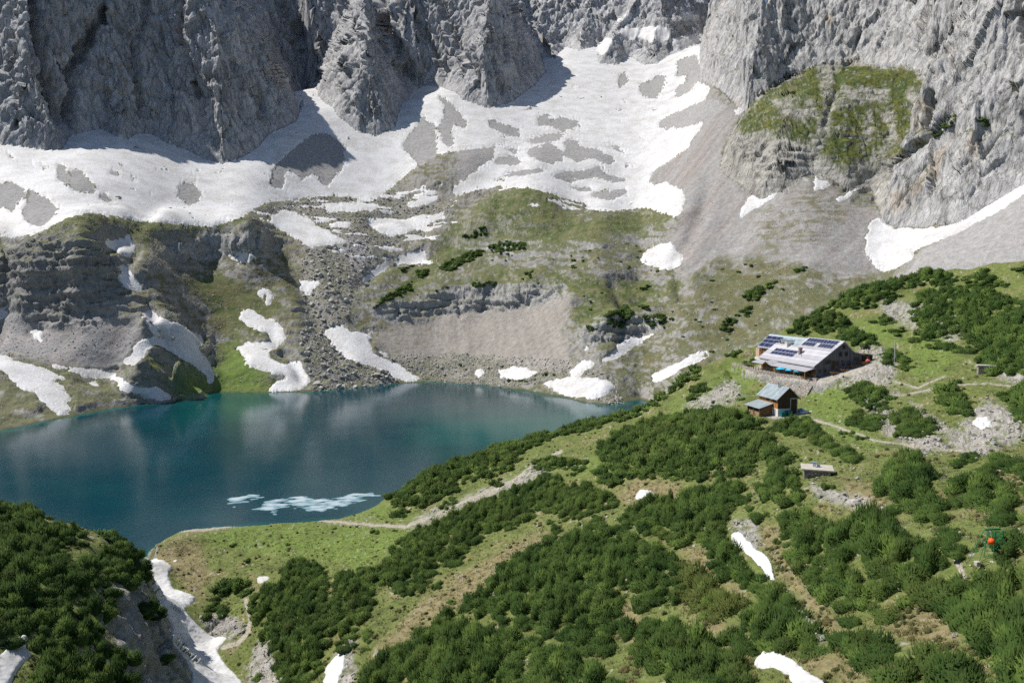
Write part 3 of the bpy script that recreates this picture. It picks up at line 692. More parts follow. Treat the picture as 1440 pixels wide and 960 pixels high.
butt = 1.5 * rib2 + (4.5 * F1 + 3.2 * F2 + 1.5 * F3 + 1.0 * strata + 3.4 * (smooth(0.55, 0.95, bf) - bf)) * soft + 0.4 * cr4 - 1.5
w = np.where(isL | (wall == 2), left, np.where(wall == 1, butt, right)) - gul
w = w * (0.12 + 0.88 * smooth(0, 14, wdist)) * (1 - 0.8 * np.clip(snow, 0, 1))
crag = np.where(wall > 0, w, crag)
crag = np.where(isf, crag + rock * smooth(0.12, 0.35, slope) * (2.6 * F1 + 1.6 * F2 + 0.7 * F3), crag)
crag = np.where(near, crag + np.maximum(smooth(0.25, 0.4, slope), 0.4 * np.clip(nr, 0, 1)) * (1 - pad) * (1.1 * F3), crag)
# walls move mostly outwards, ground mostly along its normal
D = N0.copy()
D[wall > 0, 2] *= 0.35
X = X + D[..., 0] * crag; Y = Y + D[..., 1] * crag; Z = Z + D[..., 2] * crag
U, V = project(X, Y, Z)
N1 = normals(X, Y, Z)
slope = 1 - N1[..., 2]

# ------------------------------------------------------------------ colours of the ground, with shade painted in on the left outcrop
def mixc(c, col, w):
    w = np.clip(w, 0, 1)[..., None].astype(f32)
    return c * (1 - w) + np.array(col, f32) * w
x, y, z = X.astype(f32), Y.astype(f32), Z.astype(f32)
b1 = fbm(x / 30, y / 30, z / 30, 4, 71); b2 = fbm(x / 7, y / 7, z / 7, 3, 75); b3 = noise3(x / 2.2, y / 2.2, z / 2.2, 79)
col = np.zeros(X.shape + (3,), f32) + np.array((0.27, 0.26, 0.24), f32)
# far ground: stone with thin turf
turf = smooth(-0.15, 0.35, b1 * 0.5 + b2 * 0.8 + 0.25 * b3 + 0.50 - 1.8 * smooth(0.12, 0.45, slope))
col = mixc(col, (0.098, 0.110, 0.038), turf * 0.85)
col = mixc(col, (0.19, 0.16, 0.10), smooth(0.1, 0.6, b2 - 0.3 * b1) * 0.5 * (1 - rock))
col = mixc(col, (0.27, 0.25, 0.22), rub * smooth(-0.3, 0.4, b3 + b2 * 0.5) * 0.75)
streak = noise3(x / 5, y / 60, z / 60, 81) * 0.5 + 0.5 * b1
pink = mixc(np.zeros(X.shape + (3,), f32) + np.array((0.285, 0.277, 0.27), f32), (0.295, 0.262, 0.245), smooth(-0.2, 0.7, streak))
sw = np.clip(scree * 1.15, 0, 1)[..., None]
col = col * (1 - sw) + pink * sw
fall = noise3((x + 0.1 * y) / 2.6, y / 55, z / 55, 83) + 0.6 * noise3((x + 0.1 * y) / 7, y / 90, z / 90, 84)
col = mixc(col, (0.29, 0.268, 0.24), beige * 1.1)
pl_ = 0.66 * x - 0.75 * y; al_ = 0.75 * x + 0.66 * y                          # across and down the right-hand scree
fan = noise3(pl_ / 5, al_ / 120, z / 300, 101) + 0.7 * noise3(pl_ / 14, al_ / 260, z / 400, 102) + 0.5 * noise3(pl_ / 1.8, al_ / 60, z / 200, 103)
rgt = scree * (U > 880)
col = mixc(col, (0.35, 0.342, 0.33), rgt * smooth(0.25, 0.9, fan) * 0.7)
col = mixc(col, (0.25, 0.215, 0.195), rgt * smooth(0.1, 0.8, -fan) * 0.75 * (U < 1240))
col = mixc(col, (0.325, 0.32, 0.315), rgt * smooth(1235, 1275, U) * 0.7)
col = col * (1 + 0.14 * fall * np.maximum(beige, 0.5 * scree * (U < 880)))[..., None]
col = mixc(col, (0.22, 0.20, 0.11), beige * smooth(0.0, 0.6, b2 + (560 - U) / 300) * 0.5)
col = mixc(col, (0.30, 0.295, 0.29), isle)
gm = smooth(0.25, 0.75, grass + 0.35 * b2 + 0.15 * b3)
gcol_a = np.array((0.072, 0.098, 0.028), f32); gcol_b = np.array((0.145, 0.148, 0.056), f32)
gmix = smooth(-0.6, 0.7, b2 + 0.6 * b1)[..., None]
gfull = gcol_a * (1 - gmix) + gcol_b * gmix
stn = smooth(0.08, 0.5, b3 + 0.7 * b2 + 0.5 * n3)                         # stones showing through the turf
gw = (gm * (1 - 0.85 * stn) * (1 - 0.75 * smooth(0.28, 0.5, slope)))[..., None]
gw = np.where((wall == 1)[..., None], np.clip(gm * (1 - 0.5 * smooth(0.45, 0.7, slope)), 0, 1)[..., None], gw)
col = col * (1 - gw) + gfull * gw
band = noise3(x / 40, y / 40, z / 1.8, 85)
mm = np.clip(mead * smooth(-0.25, 0.35, band * 0.7 + b2 * 0.6 + 0.15 * b3), 0, 1) * 0.8
col = mixc(col, (0.125, 0.12, 0.05), mm)
col = mixc(col, (0.12, 0.19, 0.03), bri * 0.8)
# rock
rk = np.array((0.32, 0.315, 0.305), f32) * (1 + 0.20 * strata + 0.15 * noise3(x / 30, y / 30, z / 0.9, 52) + 0.12 * b2)[..., None]
rw = np.clip(rock * smooth(0.15, 0.35, slope), 0, 1)[..., None]
rk = np.where((U < 185)[..., None], rk * 0.70, rk)  # shade on the left outcrop painted in as darker rock
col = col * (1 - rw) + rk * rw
# walls
stain = noise3((x + 0.2 * z) / 9, y / 14, z / 80, 87) + 0.7 * noise3((x + 0.15 * z) / 3, y / 5, z / 45, 88)
wl = np.array((0.385, 0.387, 0.395), f32) * (1 + 0.12 * b2 + 0.18 * stain + 0.08 * FV)[..., None]
wr = np.array((0.40, 0.395, 0.39), f32) * (1 + 0.16 * b2 + 0.10 * stain + 0.08 * b3)[..., None]
wr = mixc(wr, (0.40, 0.32, 0.23), smooth(0.45, 0.9, fbm(x / 25, y / 25, z / 40, 2, 89)) * 0.55)
wcol = np.where(isL[..., None], wl, wr)
wcol = np.where((wall == 2)[..., None], wl * 1.08, wcol)
ledge = (1 - smooth(0.22, 0.42, slope)) * smooth(0.0, 0.5, b2 + 0.3)
wcol = np.where(((wall == 3) | (wall == 1) | (wall == 7))[..., None], mixc(wcol, (0.10, 0.11, 0.04), ledge * 0.7), wcol)
bb = np.array((0.33, 0.32, 0.29), f32) * (1 + 0.25 * strata)[..., None]
wcol = np.where((wall == 1)[..., None], bb, wcol)
brk = np.clip(S(M_BR, 2) * 1.1, 0, 1) * smooth(-0.4, 0.4, b2 + 0.5 * strata + 0.2)
gww = np.where(wall == 1, np.clip(gm * 1.2, 0, 1) * (1 - 0.9 * brk) * smooth(-0.95, -0.35, b2 + 0.4 * b3 + 0.35 * strata) * (0.45 + 0.65 * (1 - smooth(0.4, 0.62, slope))), np.where((wall == 3) | (wall == 7), gm * (1 - smooth(0.3, 0.55, slope)), 0))[..., None]
wcol = wcol * (1 - gww) + gfull * gww
col = np.where((wall > 0)[..., None], wcol, col)
# wet stones at the water's edge
col = col * (1 - 0.45 * ((1 - smooth(0.1, 0.9, Z)) * far))[..., None]
# near ground
ncol = np.zeros(X.shape + (3,), f32) + np.array((0.135, 0.165, 0.045), f32)
g1 = fbm(x / 6, y / 6, z / 6, 3, 91); g2 = noise3(x / 1.1, y / 1.1, z / 1.1, 95); g3 = noise3(x / 0.45, y / 0.45, z / 0.45, 97)
ncol = mixc(ncol, (0.20, 0.18, 0.075), smooth(0.1, 0.7, g1 + 0.3 * g2))
ncol = mixc(ncol, (0.085, 0.105, 0.03), smooth(0.2, 0.7, -g1 + 0.4 * g2) * 0.8)
ncol = mixc(ncol, (0.135, 0.19, 0.04), np.clip(ng * 1.2, 0, 1) * smooth(-0.9, 0.4, g1 + 0.5 * g2 + 0.3))
ncol = mixc(ncol, (0.225, 0.19, 0.095), np.clip(nt * 1.1, 0, 1) * smooth(-0.8, 0.2, g2 * 0.6 + g1 * 0.5 + 0.25))
ncol = mixc(ncol, (0.33, 0.31, 0.28), np.clip(nr * smooth(-0.35, 0.25, g2 + 0.5 * g1 + 0.3), 0, 1))
stones = smooth(0.55, 0.8, noise3(x / 0.8, y / 0.8, z / 0.8, 99) + 0.35 * g1 + 0.25 * nr)
ncol = mixc(ncol, (0.40, 0.38, 0.35), stones * 0.8)
ncol = mixc(ncol, (0.27, 0.265, 0.25), smooth(0.32, 0.5, slope))
ncol = mixc(ncol, (0.36, 0.33, 0.29), np.clip(path * 1.6, 0, 1) * 0.5)
ncol = mixc(ncol, (0.38, 0.35, 0.31), yard_m * smooth(-0.6, 0.1, g2 * 0.6 + 0.2))
col = np.where(near[..., None], ncol * (1 + 0.18 * g3 + 0.12 * g2)[..., None], col)
col = np.clip(col, 0.02, 0.6)

# ------------------------------------------------------------------ materials
def mat(name, rough=0.9):
    m = bpy.data.materials.new(name); m.use_nodes = True
    nt_ = m.node_tree; b = nt_.nodes['Principled BSDF']
    b.inputs['Roughness'].default_value = rough
    b.inputs['Specular IOR Level'].default_value = 0.25
    return m, nt_, b

def nnode(t, kind, **kw):
    n = t.nodes.new(kind)
    for k, v in kw.items():
        if k in n.inputs: n.inputs[k].default_value = v
        else: setattr(n, k, v)
    return n

def ground_mat(name, scales, bump, contrast, stretch=(1, 1, 1), joints=()):
    """vertex colour of the land, broken up by fine noise, with a noise relief"""
    m, t, b = mat(name)
    at = nnode(t, 'ShaderNodeAttribute', attribute_name='Col')
    co = nnode(t, 'ShaderNodeTexCoord'); mp = nnode(t, 'ShaderNodeMapping'); mp.inputs['Scale'].default_value = stretch
    t.links.new(co.outputs['Object'], mp.inputs[0])
    last, hgt = at.outputs['Color'], None
    for i, s in enumerate(scales):
        nz = nnode(t, 'ShaderNodeTexNoise', Scale=s, Detail=6.0, Roughness=0.65)
        t.links.new(mp.outputs[0], nz.inputs['Vector'])
        mr = nnode(t, 'ShaderNodeMapRange'); mr.inputs[1].default_value = 0.3; mr.inputs[2].default_value = 0.7
        mr.inputs[3].default_value = 1 - contrast; mr.inputs[4].default_value = 1 + contrast
        t.links.new(nz.outputs[0], mr.inputs[0])
        mx = nnode(t, 'ShaderNodeMix', data_type='RGBA', blend_type='MULTIPLY'); mx.inputs[0].default_value = 1
        t.links.new(last, mx.inputs[6]); t.links.new(mr.outputs[0], mx.inputs[7]); last = mx.outputs[2]
        if hgt is None: hgt = nz.outputs[0]
        else:
            ad = nnode(t, 'ShaderNodeMath', operation='MULTIPLY_ADD'); ad.inputs[1].default_value = scales[0] / s
            t.links.new(nz.outputs[0], ad.inputs[0]); t.links.new(hgt, ad.inputs[2]); hgt = ad.outputs[0]
    for js, dark in joints:                                     # cracks between blocks, their shade painted in as darker colour
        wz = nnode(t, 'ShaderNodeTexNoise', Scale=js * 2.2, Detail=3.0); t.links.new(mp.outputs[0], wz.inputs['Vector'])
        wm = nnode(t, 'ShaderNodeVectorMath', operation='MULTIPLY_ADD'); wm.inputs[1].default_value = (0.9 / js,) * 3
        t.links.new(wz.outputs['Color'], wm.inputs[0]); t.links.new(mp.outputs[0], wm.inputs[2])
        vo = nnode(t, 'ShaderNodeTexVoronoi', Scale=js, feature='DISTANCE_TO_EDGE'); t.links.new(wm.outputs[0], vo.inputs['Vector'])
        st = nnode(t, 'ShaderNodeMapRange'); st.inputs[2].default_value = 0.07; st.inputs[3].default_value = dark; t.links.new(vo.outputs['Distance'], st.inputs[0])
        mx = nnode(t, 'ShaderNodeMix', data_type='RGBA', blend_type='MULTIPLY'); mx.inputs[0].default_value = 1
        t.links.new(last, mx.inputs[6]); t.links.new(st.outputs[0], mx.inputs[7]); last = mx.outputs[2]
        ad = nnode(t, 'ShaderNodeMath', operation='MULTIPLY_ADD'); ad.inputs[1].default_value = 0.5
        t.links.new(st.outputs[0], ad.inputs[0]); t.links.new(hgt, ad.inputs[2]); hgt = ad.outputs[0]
    bp = nnode(t, 'ShaderNodeBump', Distance=bump); bp.inputs['Strength'].default_value = 1.0
    t.links.new(hgt, bp.inputs['Height'])
    t.links.new(bp.outputs[0], b.inputs['Normal'])
    t.links.new(last, b.inputs['Base Color'])
    return m

MAT_HILL = ground_mat('alpine_turf', (0.9, 4.5), 0.5, 0.28)
MAT_SLOPE = ground_mat('scree_and_turf', (0.3, 1.4), 0.9, 0.24)
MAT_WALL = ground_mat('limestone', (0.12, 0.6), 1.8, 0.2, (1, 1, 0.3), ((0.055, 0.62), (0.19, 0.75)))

def snow_mat():
    m, t, b = mat('old_snow', 0.65)
    co = nnode(t, 'ShaderNodeTexCoord')
    n = nnode(t, 'ShaderNodeTexNoise', Scale=0.06, Detail=5.0, Roughness=0.6)
    n2 = nnode(t, 'ShaderNodeTexNoise', Scale=0.9, Detail=4.0)
    t.links.new(co.outputs['Object'], n.inputs['Vector']); t.links.new(co.outputs['Object'], n2.inputs['Vector'])
    n3_ = nnode(t, 'ShaderNodeTexNoise', Scale=0.45, Detail=6.0, Roughness=0.7); t.links.new(co.outputs['Object'], n3_.inputs['Vector'])
    vz = nnode(t, 'ShaderNodeTexVoronoi', Scale=1.1, feature='SMOOTH_F1'); t.links.new(co.outputs['Object'], vz.inputs['Vector'])
    av = nnode(t, 'ShaderNodeMath', operation='MULTIPLY_ADD'); av.inputs[1].default_value = 0.55; t.links.new(n3_.outputs[0], av.inputs[0])
    hv = nnode(t, 'ShaderNodeMath', operation='MULTIPLY'); hv.inputs[1].default_value = 0.5; t.links.new(n.outputs[0], hv.inputs[0]); t.links.new(hv.outputs[0], av.inputs[2])
    rp = nnode(t, 'ShaderNodeValToRGB')
    rp.color_ramp.elements[0].position = 0.38; rp.color_ramp.elements[0].color = (0.44, 0.425, 0.40, 1)
    rp.color_ramp.elements[1].position = 0.6; rp.color_ramp.elements[1].color = (0.655, 0.66, 0.67, 1)
    t.links.new(av.outputs[0], rp.inputs[0]); t.links.new(rp.outputs[0], b.inputs['Base Color'])
    hs_ = nnode(t, 'ShaderNodeMath', operation='ADD'); t.links.new(n2.outputs[0], hs_.inputs[0]); t.links.new(vz.outputs['Distance'], hs_.inputs[1])
    bp = nnode(t, 'ShaderNodeBump', Distance=0.22); bp.inputs['Strength'].default_value = 0.8
    t.links.new(hs_.outputs[0], bp.inputs['Height']); t.links.new(bp.outputs[0], b.inputs['Normal'])
    return m
MAT_SNOW = snow_mat()

# ------------------------------------------------------------------ meshes of the land
def np_mesh(name, verts, quads, material, colors=None, smooth_=True, attr='Col', nrm=None):
    """verts (n,3), faces (m,k) all of the same corner count"""
    me = bpy.data.meshes.new(name)
    k = quads.shape[1]
    me.vertices.add(len(verts)); me.vertices.foreach_set('co', np.ascontiguousarray(verts, np.float32).ravel())
    me.loops.add(quads.size); me.loops.foreach_set('vertex_index', np.ascontiguousarray(quads, np.int32).ravel())
    me.polygons.add(len(quads)); me.polygons.foreach_set('loop_start', np.arange(0, quads.size, k, dtype=np.int32))
    me.polygons.foreach_set('use_smooth', np.full(len(quads), smooth_))
    if colors is not None:
        a = me.attributes.new(attr, 'FLOAT_COLOR', 'POINT')
        c4 = np.ones((len(verts), 4), np.float32); c4[:, :3] = colors
        a.data.foreach_set('color', c4.ravel())
    if nrm is not None:
        a = me.attributes.new('custom_normal', 'FLOAT_VECTOR', 'POINT'); a.data.foreach_set('vector', np.ascontiguousarray(nrm, np.float32).ravel())
    me.update(calc_edges=True)
    if material is not None:
        for mm_ in (material if isinstance(material, (list, tuple)) else [material]): me.materials.append(mm_)
    return me

def link(name, data, parent=None, **props):
    o = bpy.data.objects.new(name, data); C.objects.link(o)
    if parent is not None: o.parent = parent
    for k, v in props.items():
        if v is not None: o[k] = v
    return o

idx = np.arange(NC * NR).reshape(NC, NR)
Q = np.stack([idx[:-1, :-1], idx[1:, :-1], idx[1:, 1:], idx[:-1, 1:]], -1).reshape(-1, 4)
VERT = np.stack([X, Y, Z], -1).reshape(-1, 3)
COLR = col.reshape(-1, 3)
def submesh(name, fsel, material, verts=VERT, colors=COLR):
    q = Q[fsel]
    used, inv = np.unique(q, return_inverse=True)
    return np_mesh(name, verts[used], inv.reshape(-1, 4), material, None if colors is None else colors[used])
nf, wf, zf = near.ravel()[Q], wall.ravel()[Q], Z.ravel()[Q]
fnear = nf.sum(1) >= 2
fwall = np.where(fnear, 0, wf.max(1))
deep = zf.max(1) < -9
rq = RR.ravel()[Q[:, 0]]
keep = ~(deep & (rq > 195))
link('hillside', submesh('hillside', fnear & keep, MAT_HILL), kind='structure', label='bushy green hillside in the foreground with huts and paths')
link('valley_slope', submesh('valley_slope', ~fnear & (fwall == 0) & keep, MAT_SLOPE), kind='structure', label='stony valley slopes and moraine around the lake')
WLAB = {1: 'lower grassy limestone buttress at right', 2: 'distant grey back wall at top centre', 3: 'pale sunlit limestone wall at upper right', 4: 'dark middle rock buttress beside the snow bowl', 5: 'split rock buttress left of the middle buttress', 6: 'tall grey rock wall at upper left', 7: 'pale rock shoulder at the right edge above the scree'}
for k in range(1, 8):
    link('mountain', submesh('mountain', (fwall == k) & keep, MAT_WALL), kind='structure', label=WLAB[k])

# snow lies on the land as its own sheet with a real edge
sv = snow.ravel(); sidv = sid.ravel()
thick = np.where(near, 0.35, 0.9).ravel()
sm_h = np.where(sv > 0.5, thick * smooth(0.5, 1.0, sv) + 0.03, -(0.5 - sv) * 1.6)
SV = VERT.copy(); SV[:, 2] += sm_h
fs = sv[Q]
fsnow = (fs.max(1) > 0.5) & keep
fid = sidv[Q]
fidm = np.where(fs == fs.max(1, keepdims=True), fid, 0).max(1)
def pieces(f):
    """connected pieces of a face selection -> piece number per selected face"""
    used, inv = np.unique(Q[f], return_inverse=True); inv = inv.reshape(-1, 4)
    lab_ = np.arange(len(used))
    while True:
        m_l = lab_[inv].min(1); new = lab_.copy()
        for c_ in range(4): np.minimum.at(new, inv[:, c_], m_l)
        new = new[new]
        if (new == lab_).all(): break
        lab_ = new
    return lab_[inv[:, 0]]
for k in range(1, len(SNOW)):
    f = np.nonzero(fsnow & (fidm == k + 1))[0]
    if len(f) < 3: continue
    pc = pieces(f); ids, cnt = np.unique(pc, return_counts=True)
    small = np.isin(pc, ids[cnt < cnt.max()])
    if k == 1 or SNOW[k][2] == 'w': fidm[f[small]] = 1                      # scattered streaks of the hummocks belong to the big field
    else: fsnow[f[small]] = False
for k, (lab, s, where) in enumerate(SNOW):
    f = fsnow & (fidm == k + 1)
    if f.sum() < 3: print('SNOW none', k, lab); continue
    me = submesh('snow_patch' if k else 'snow_field', f, MAT_SNOW, SV, None)
    if k == 0: link('snow_field', me, kind='stuff', label=lab, category='snowfield')
    else: link('snow_patch', me, label=lab, category='snow patch', group='snow patches left from winter')
fp = (path.ravel()[Q].max(1) > 0.5) & keep & fnear
PV = VERT.copy(); PV[:, 2] += np.clip((path.ravel() - 0.5) * 0.25, -0.2, 0.06)
m_, t_, b_ = mat('trodden_gravel')
at_ = nnode(t_, 'ShaderNodeTexCoord'); nz_ = nnode(t_, 'ShaderNodeTexNoise', Scale=2.5, Detail=6.0)
rp_ = nnode(t_, 'ShaderNodeValToRGB'); rp_.color_ramp.elements[0].position = 0.35; rp_.color_ramp.elements[0].color = (0.22, 0.19, 0.13, 1)
rp_.color_ramp.elements[1].position = 0.65; rp_.color_ramp.elements[1].color = (0.42, 0.39, 0.34, 1)
t_.links.new(at_.outputs['Object'], nz_.inputs['Vector']); t_.links.new(nz_.outputs[0], rp_.inputs[0]); t_.links.new(rp_.outputs[0], b_.inputs['Base Color'])
link('footpath', submesh('footpath', fp, m_, PV, None), kind='structure', label='pale trodden footpaths across the hillside')

# ------------------------------------------------------------------ finding the ground again
EL = (Z - CAM_Z) / np.hypot(X, Y)
RF = np.hypot(X, Y)
def ground(u, v, want=None):
    """points where rays through pixels meet the finished land -> (n,3), index pair, near flag"""
    az, t = ray(np.atleast_1d(u), np.atleast_1d(v))
    ci = np.clip(np.searchsorted(cols, az), 1, NC - 1)
    ci = np.where(np.abs(cols[ci] - az) < np.abs(cols[ci - 1] - az), ci, ci - 1)
    ri = np.empty(len(ci), int)
    for c in np.unique(ci):
        s = np.nonzero(ci == c)[0]
        me_ = np.maximum.accumulate(EL[c])
        ri[s] = np.clip(np.searchsorted(me_, t[s]), 0, NR - 1)
    return np.stack([X[ci, ri], Y[ci, ri], Z[ci, ri]], -1), (ci, ri), near[ci, ri]

def zat(px, py):
    """height of the finished land at a ground point"""
    az, r = math.atan2(px, py), math.hypot(px, py)
    c = int(np.clip(np.searchsorted(cols, az), 0, NC - 1))
    o_ = np.argsort(RF[c])
    return float(np.interp(r, RF[c][o_], Z[c][o_]))

# ------------------------------------------------------------------ the lake
WA = np.radians(np.linspace(-43.5, 16, 300)); NW = 160
rc = np.interp(WA, caz, cr[:, 2]) - 1.0
wr_ = rc[:, None] + (np.full(len(WA), 620.0) - rc)[:, None] * np.linspace(0, 1, NW)[None]
wx, wy_ = np.sin(WA)[:, None] * wr_, np.cos(WA)[:, None] * wr_
wu, wv = project(wx, wy_, 0 * wx)
depth = -bil(GZ, np.repeat(WA[:, None], NW, 1), np.log(wr_))
M_TQ = raster(["640,600 700,588 770,580 850,570 870,600 770,618 690,625 640,618", "240,560 400,552 380,575 250,585", "560,600 660,590 680,615 600,622"], 22)
shal = np.clip(np.maximum(0.75 * sample(M_TQ, wu, wv), (1 - smooth(0.1, 3.5, depth)) * (0.6 + 0.5 * fbm(wx / 12, wy_ / 12, 0 * wx, 2, 113))), 0, 1)
nw = fbm(wx / 40, wy_ / 25, 0 * wx, 3, 111)
shal = np.clip(shal + 0.12 * nw, 0, 1)[..., None]
wcolr = np.array((0.0008, 0.034, 0.049)) * (1 - shal) + np.array((0.006, 0.120, 0.098)) * shal
wi = np.arange(len(WA) * NW).reshape(len(WA), NW)
wq = np.stack([wi[:-1, :-1], wi[1:, :-1], wi[1:, 1:], wi[:-1, 1:]], -1).reshape(-1, 4)
m_, t_, b_ = mat('lake_water', 0.12)
b_.inputs['IOR'].default_value = 1.33; b_.inputs['Specular IOR Level'].default_value = 0.17
a_ = nnode(t_, 'ShaderNodeAttribute', attribute_name='Col'); t_.links.new(a_.outputs['Color'], b_.inputs['Base Color'])
co_ = nnode(t_, 'ShaderNodeTexCoord')
n1_ = nnode(t_, 'ShaderNodeTexNoise', Scale=0.9, Detail=3.0); n2_ = nnode(t_, 'ShaderNodeTexNoise', Scale=0.05, Detail=2.0)
t_.links.new(co_.outputs['Object'], n1_.inputs['Vector']); t_.links.new(co_.outputs['Object'], n2_.inputs['Vector'])
mr_ = nnode(t_, 'ShaderNodeMapRange'); mr_.inputs[1].default_value = 0.35; mr_.inputs[2].default_value = 0.65; mr_.inputs[3].default_value = 0.01; mr_.inputs[4].default_value = 0.05
t_.links.new(n2_.outputs[0], mr_.inputs[0])
bp_ = nnode(t_, 'ShaderNodeBump'); bp_.inputs['Strength'].default_value = 1.0
t_.links.new(mr_.outputs[0], bp_.inputs['Distance']); t_.links.new(n1_.outputs[0], bp_.inputs['Height']); t_.links.new(bp_.outputs[0], b_.inputs['Normal'])
link('lake', np_mesh('lake', np.stack([wx, wy_, 0 * wx], -1).reshape(-1, 3), wq, m_, wcolr.reshape(-1, 3)), kind='structure', label='deep blue green mountain lake')
# ------------------------------------------------------------------ dwarf pines
def spike_clump(n, rad, hgt, length, width, seed):
    """a cushion of upright shoots: little three-sided spikes over a dome, on a low woody core -> verts, tris, tip weight"""
    g = np.random.default_rng(seed)
    vs_, fs_, tw, ns = [], [], [], []
    for k in range(n):
        a = g.uniform(0, 2 * math.pi); c = g.uniform(0.0, 1) ** 0.8
        d = np.array((math.cos(a) * math.sqrt(1 - c * c), math.sin(a) * math.sqrt(1 - c * c), c))
        p = d * np.array((rad, rad, hgt)) * g.uniform(0.62, 1.0); p[2] += 0.06
        ax = d * 0.75 + np.array((0, 0, 0.65)) + g.normal(0, 0.30, 3); ax /= np.linalg.norm(ax)
        L = length * g.uniform(0.6, 1.25); W = width * g.uniform(0.8, 1.25)
        s = np.cross(ax, g.normal(size=3)); s /= np.linalg.norm(s); t = np.cross(ax, s)
        b = len(vs_)
        for q in range(3):
            an = 2.094 * q
            vs_.append(p + (s * math.cos(an) + t * math.sin(an)) * W); tw.append(0); ns.append(d * 0.42 + (s * math.cos(an) + t * math.sin(an)) * 0.9)
        vs_.append(p + ax * L); tw.append(1); ns.append(d * 0.5 + ax * 0.5)
        fs_ += [(b, b + 1, b + 3), (b + 1, b + 2, b + 3), (b + 2, b, b + 3)]
    b = len(vs_); m = 7
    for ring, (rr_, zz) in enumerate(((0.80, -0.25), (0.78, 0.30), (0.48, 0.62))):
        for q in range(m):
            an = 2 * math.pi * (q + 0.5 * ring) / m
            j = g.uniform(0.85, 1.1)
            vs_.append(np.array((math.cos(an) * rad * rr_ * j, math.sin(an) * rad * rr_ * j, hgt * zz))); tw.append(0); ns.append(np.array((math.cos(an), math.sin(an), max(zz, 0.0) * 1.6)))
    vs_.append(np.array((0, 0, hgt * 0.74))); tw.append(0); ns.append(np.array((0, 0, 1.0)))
    for ring in range(2):
        for q in range(m):
            i0, i1, j0, j1 = b + ring * m + q, b + ring * m + (q + 1) % m, b + (ring + 1) * m + q, b + (ring + 1) * m + (q + 1) % m
            fs_ += [(i0, i1, j0), (i1, j1, j0)]
    for q in range(m): fs_.append((b + 2 * m + q, b + 2 * m + (q + 1) % m, b + 3 * m))
    ns = np.array(ns); ns /= np.linalg.norm(ns, axis=1, keepdims=True)
    return np.array(vs_, np.float32), np.array(fs_, np.int32), np.array(tw, np.float32), ns.astype(np.float32)

CL_NEAR = [spike_clump(150, 0.92, 0.80, 0.34, 0.050, 100 + k) for k in range(8)]
CL_MID = [spike_clump(80, 0.95, 0.80, 0.42, 0.085, 200 + k) for k in range(6)]
CL_FAR = [spike_clump(30, 1.0, 0.80, 0.55, 0.17, 300 + k) for k in range(5)]
CL_GRASS = []
for k in range(6):
    g = np.random.default_rng(400 + k); vv, ff, tt = [], [], []
    for q in range(11):
        a = g.uniform(0, 6.28); p = np.array((g.normal(0, 0.10), g.normal(0, 0.10), -0.03)); d = np.array((math.cos(a), math.sin(a), 0))
        s = np.array((-d[1], d[0], 0)) * 0.028; L = g.uniform(0.16, 0.36)
        b = len(vv); vv += [p + s, p - s, p + d * L * 0.55 + np.array((0, 0, L * 0.85))]; tt += [0, 0, 1]; ff.append((b, b + 1, b + 2))
    CL_GRASS.append((np.array(vv, np.float32), np.array(ff, np.int32), np.array(tt, np.float32)))

def scatter_mesh(name, clumps, pos, rot, scl, tint, material, tip=1.22, tilt=None):
    """merge copies of clump templates (pos (n,3), rot (n,), scl (n,3), tint (n,3)) into one mesh"""
    V_, F_, C_, N_ = [], [], [], []
    off = 0
    which = RNG.integers(0, len(clumps), len(pos))
    for k, (cv, cf, ct_, *cn) in enumerate(clumps):
        s = np.nonzero(which == k)[0]
        if not len(s): continue
        c, sn = np.cos(rot[s])[:, None], np.sin(rot[s])[:, None]
        vx = (cv[None, :, 0] * c - cv[None, :, 1] * sn) * scl[s, 0:1] + pos[s, 0:1]
        vy = (cv[None, :, 0] * sn + cv[None, :, 1] * c) * scl[s, 1:2] + pos[s, 1:2]
        vz = cv[None, :, 2] * scl[s, 2:3] + pos[s, 2:3]
        if tilt is not None: vz = vz + (vx - pos[s, 0:1]) * tilt[s, 0:1] + (vy - pos[s, 1:2]) * tilt[s, 1:2]
        V_.append(np.stack([vx, vy, vz], -1).reshape(-1, 3))
        F_.append((cf[None] + (np.arange(len(s)) * len(cv))[:, None, None]).reshape(-1, 3) + off)
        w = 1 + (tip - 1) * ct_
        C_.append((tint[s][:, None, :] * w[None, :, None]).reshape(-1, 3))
        if cn:
            cn = cn[0]
            N_.append(np.stack([cn[None, :, 0] * c - cn[None, :, 1] * sn, cn[None, :, 0] * sn + cn[None, :, 1] * c, np.repeat(cn[None, :, 2], len(s), 0)], -1).reshape(-1, 3))
        off += len(s) * len(cv)
    return np_mesh(name, np.concatenate(V_), np.concatenate(F_), material, np.concatenate(C_), smooth_=bool(N_), nrm=np.concatenate(N_) if N_ else None)

def leaf_mat(name, rough, spec):
    m, t, b = mat(name, rough)
    b.inputs['Specular IOR Level'].default_value = spec
    a = nnode(t, 'ShaderNodeAttribute', attribute_name='Col'); t.links.new(a.outputs['Color'], b.inputs['Base Color'])
    return m
MAT_PINE = leaf_mat('pine_needles', 0.75, 0.06)
MAT_GRASS = leaf_mat('grass_blades', 0.8, 0.15)

def inside(p, u, v):
    ins = np.zeros(len(u), bool)
    for k in range(len(p)):
        (ax, ay), (bx, by) = p[k], p[(k + 1) % len(p)]
        if ay == by: continue
        ins ^= ((ay > v) != (by > v)) & (u < (bx - ax) * (v - ay) / (by - ay) + ax)
    return ins

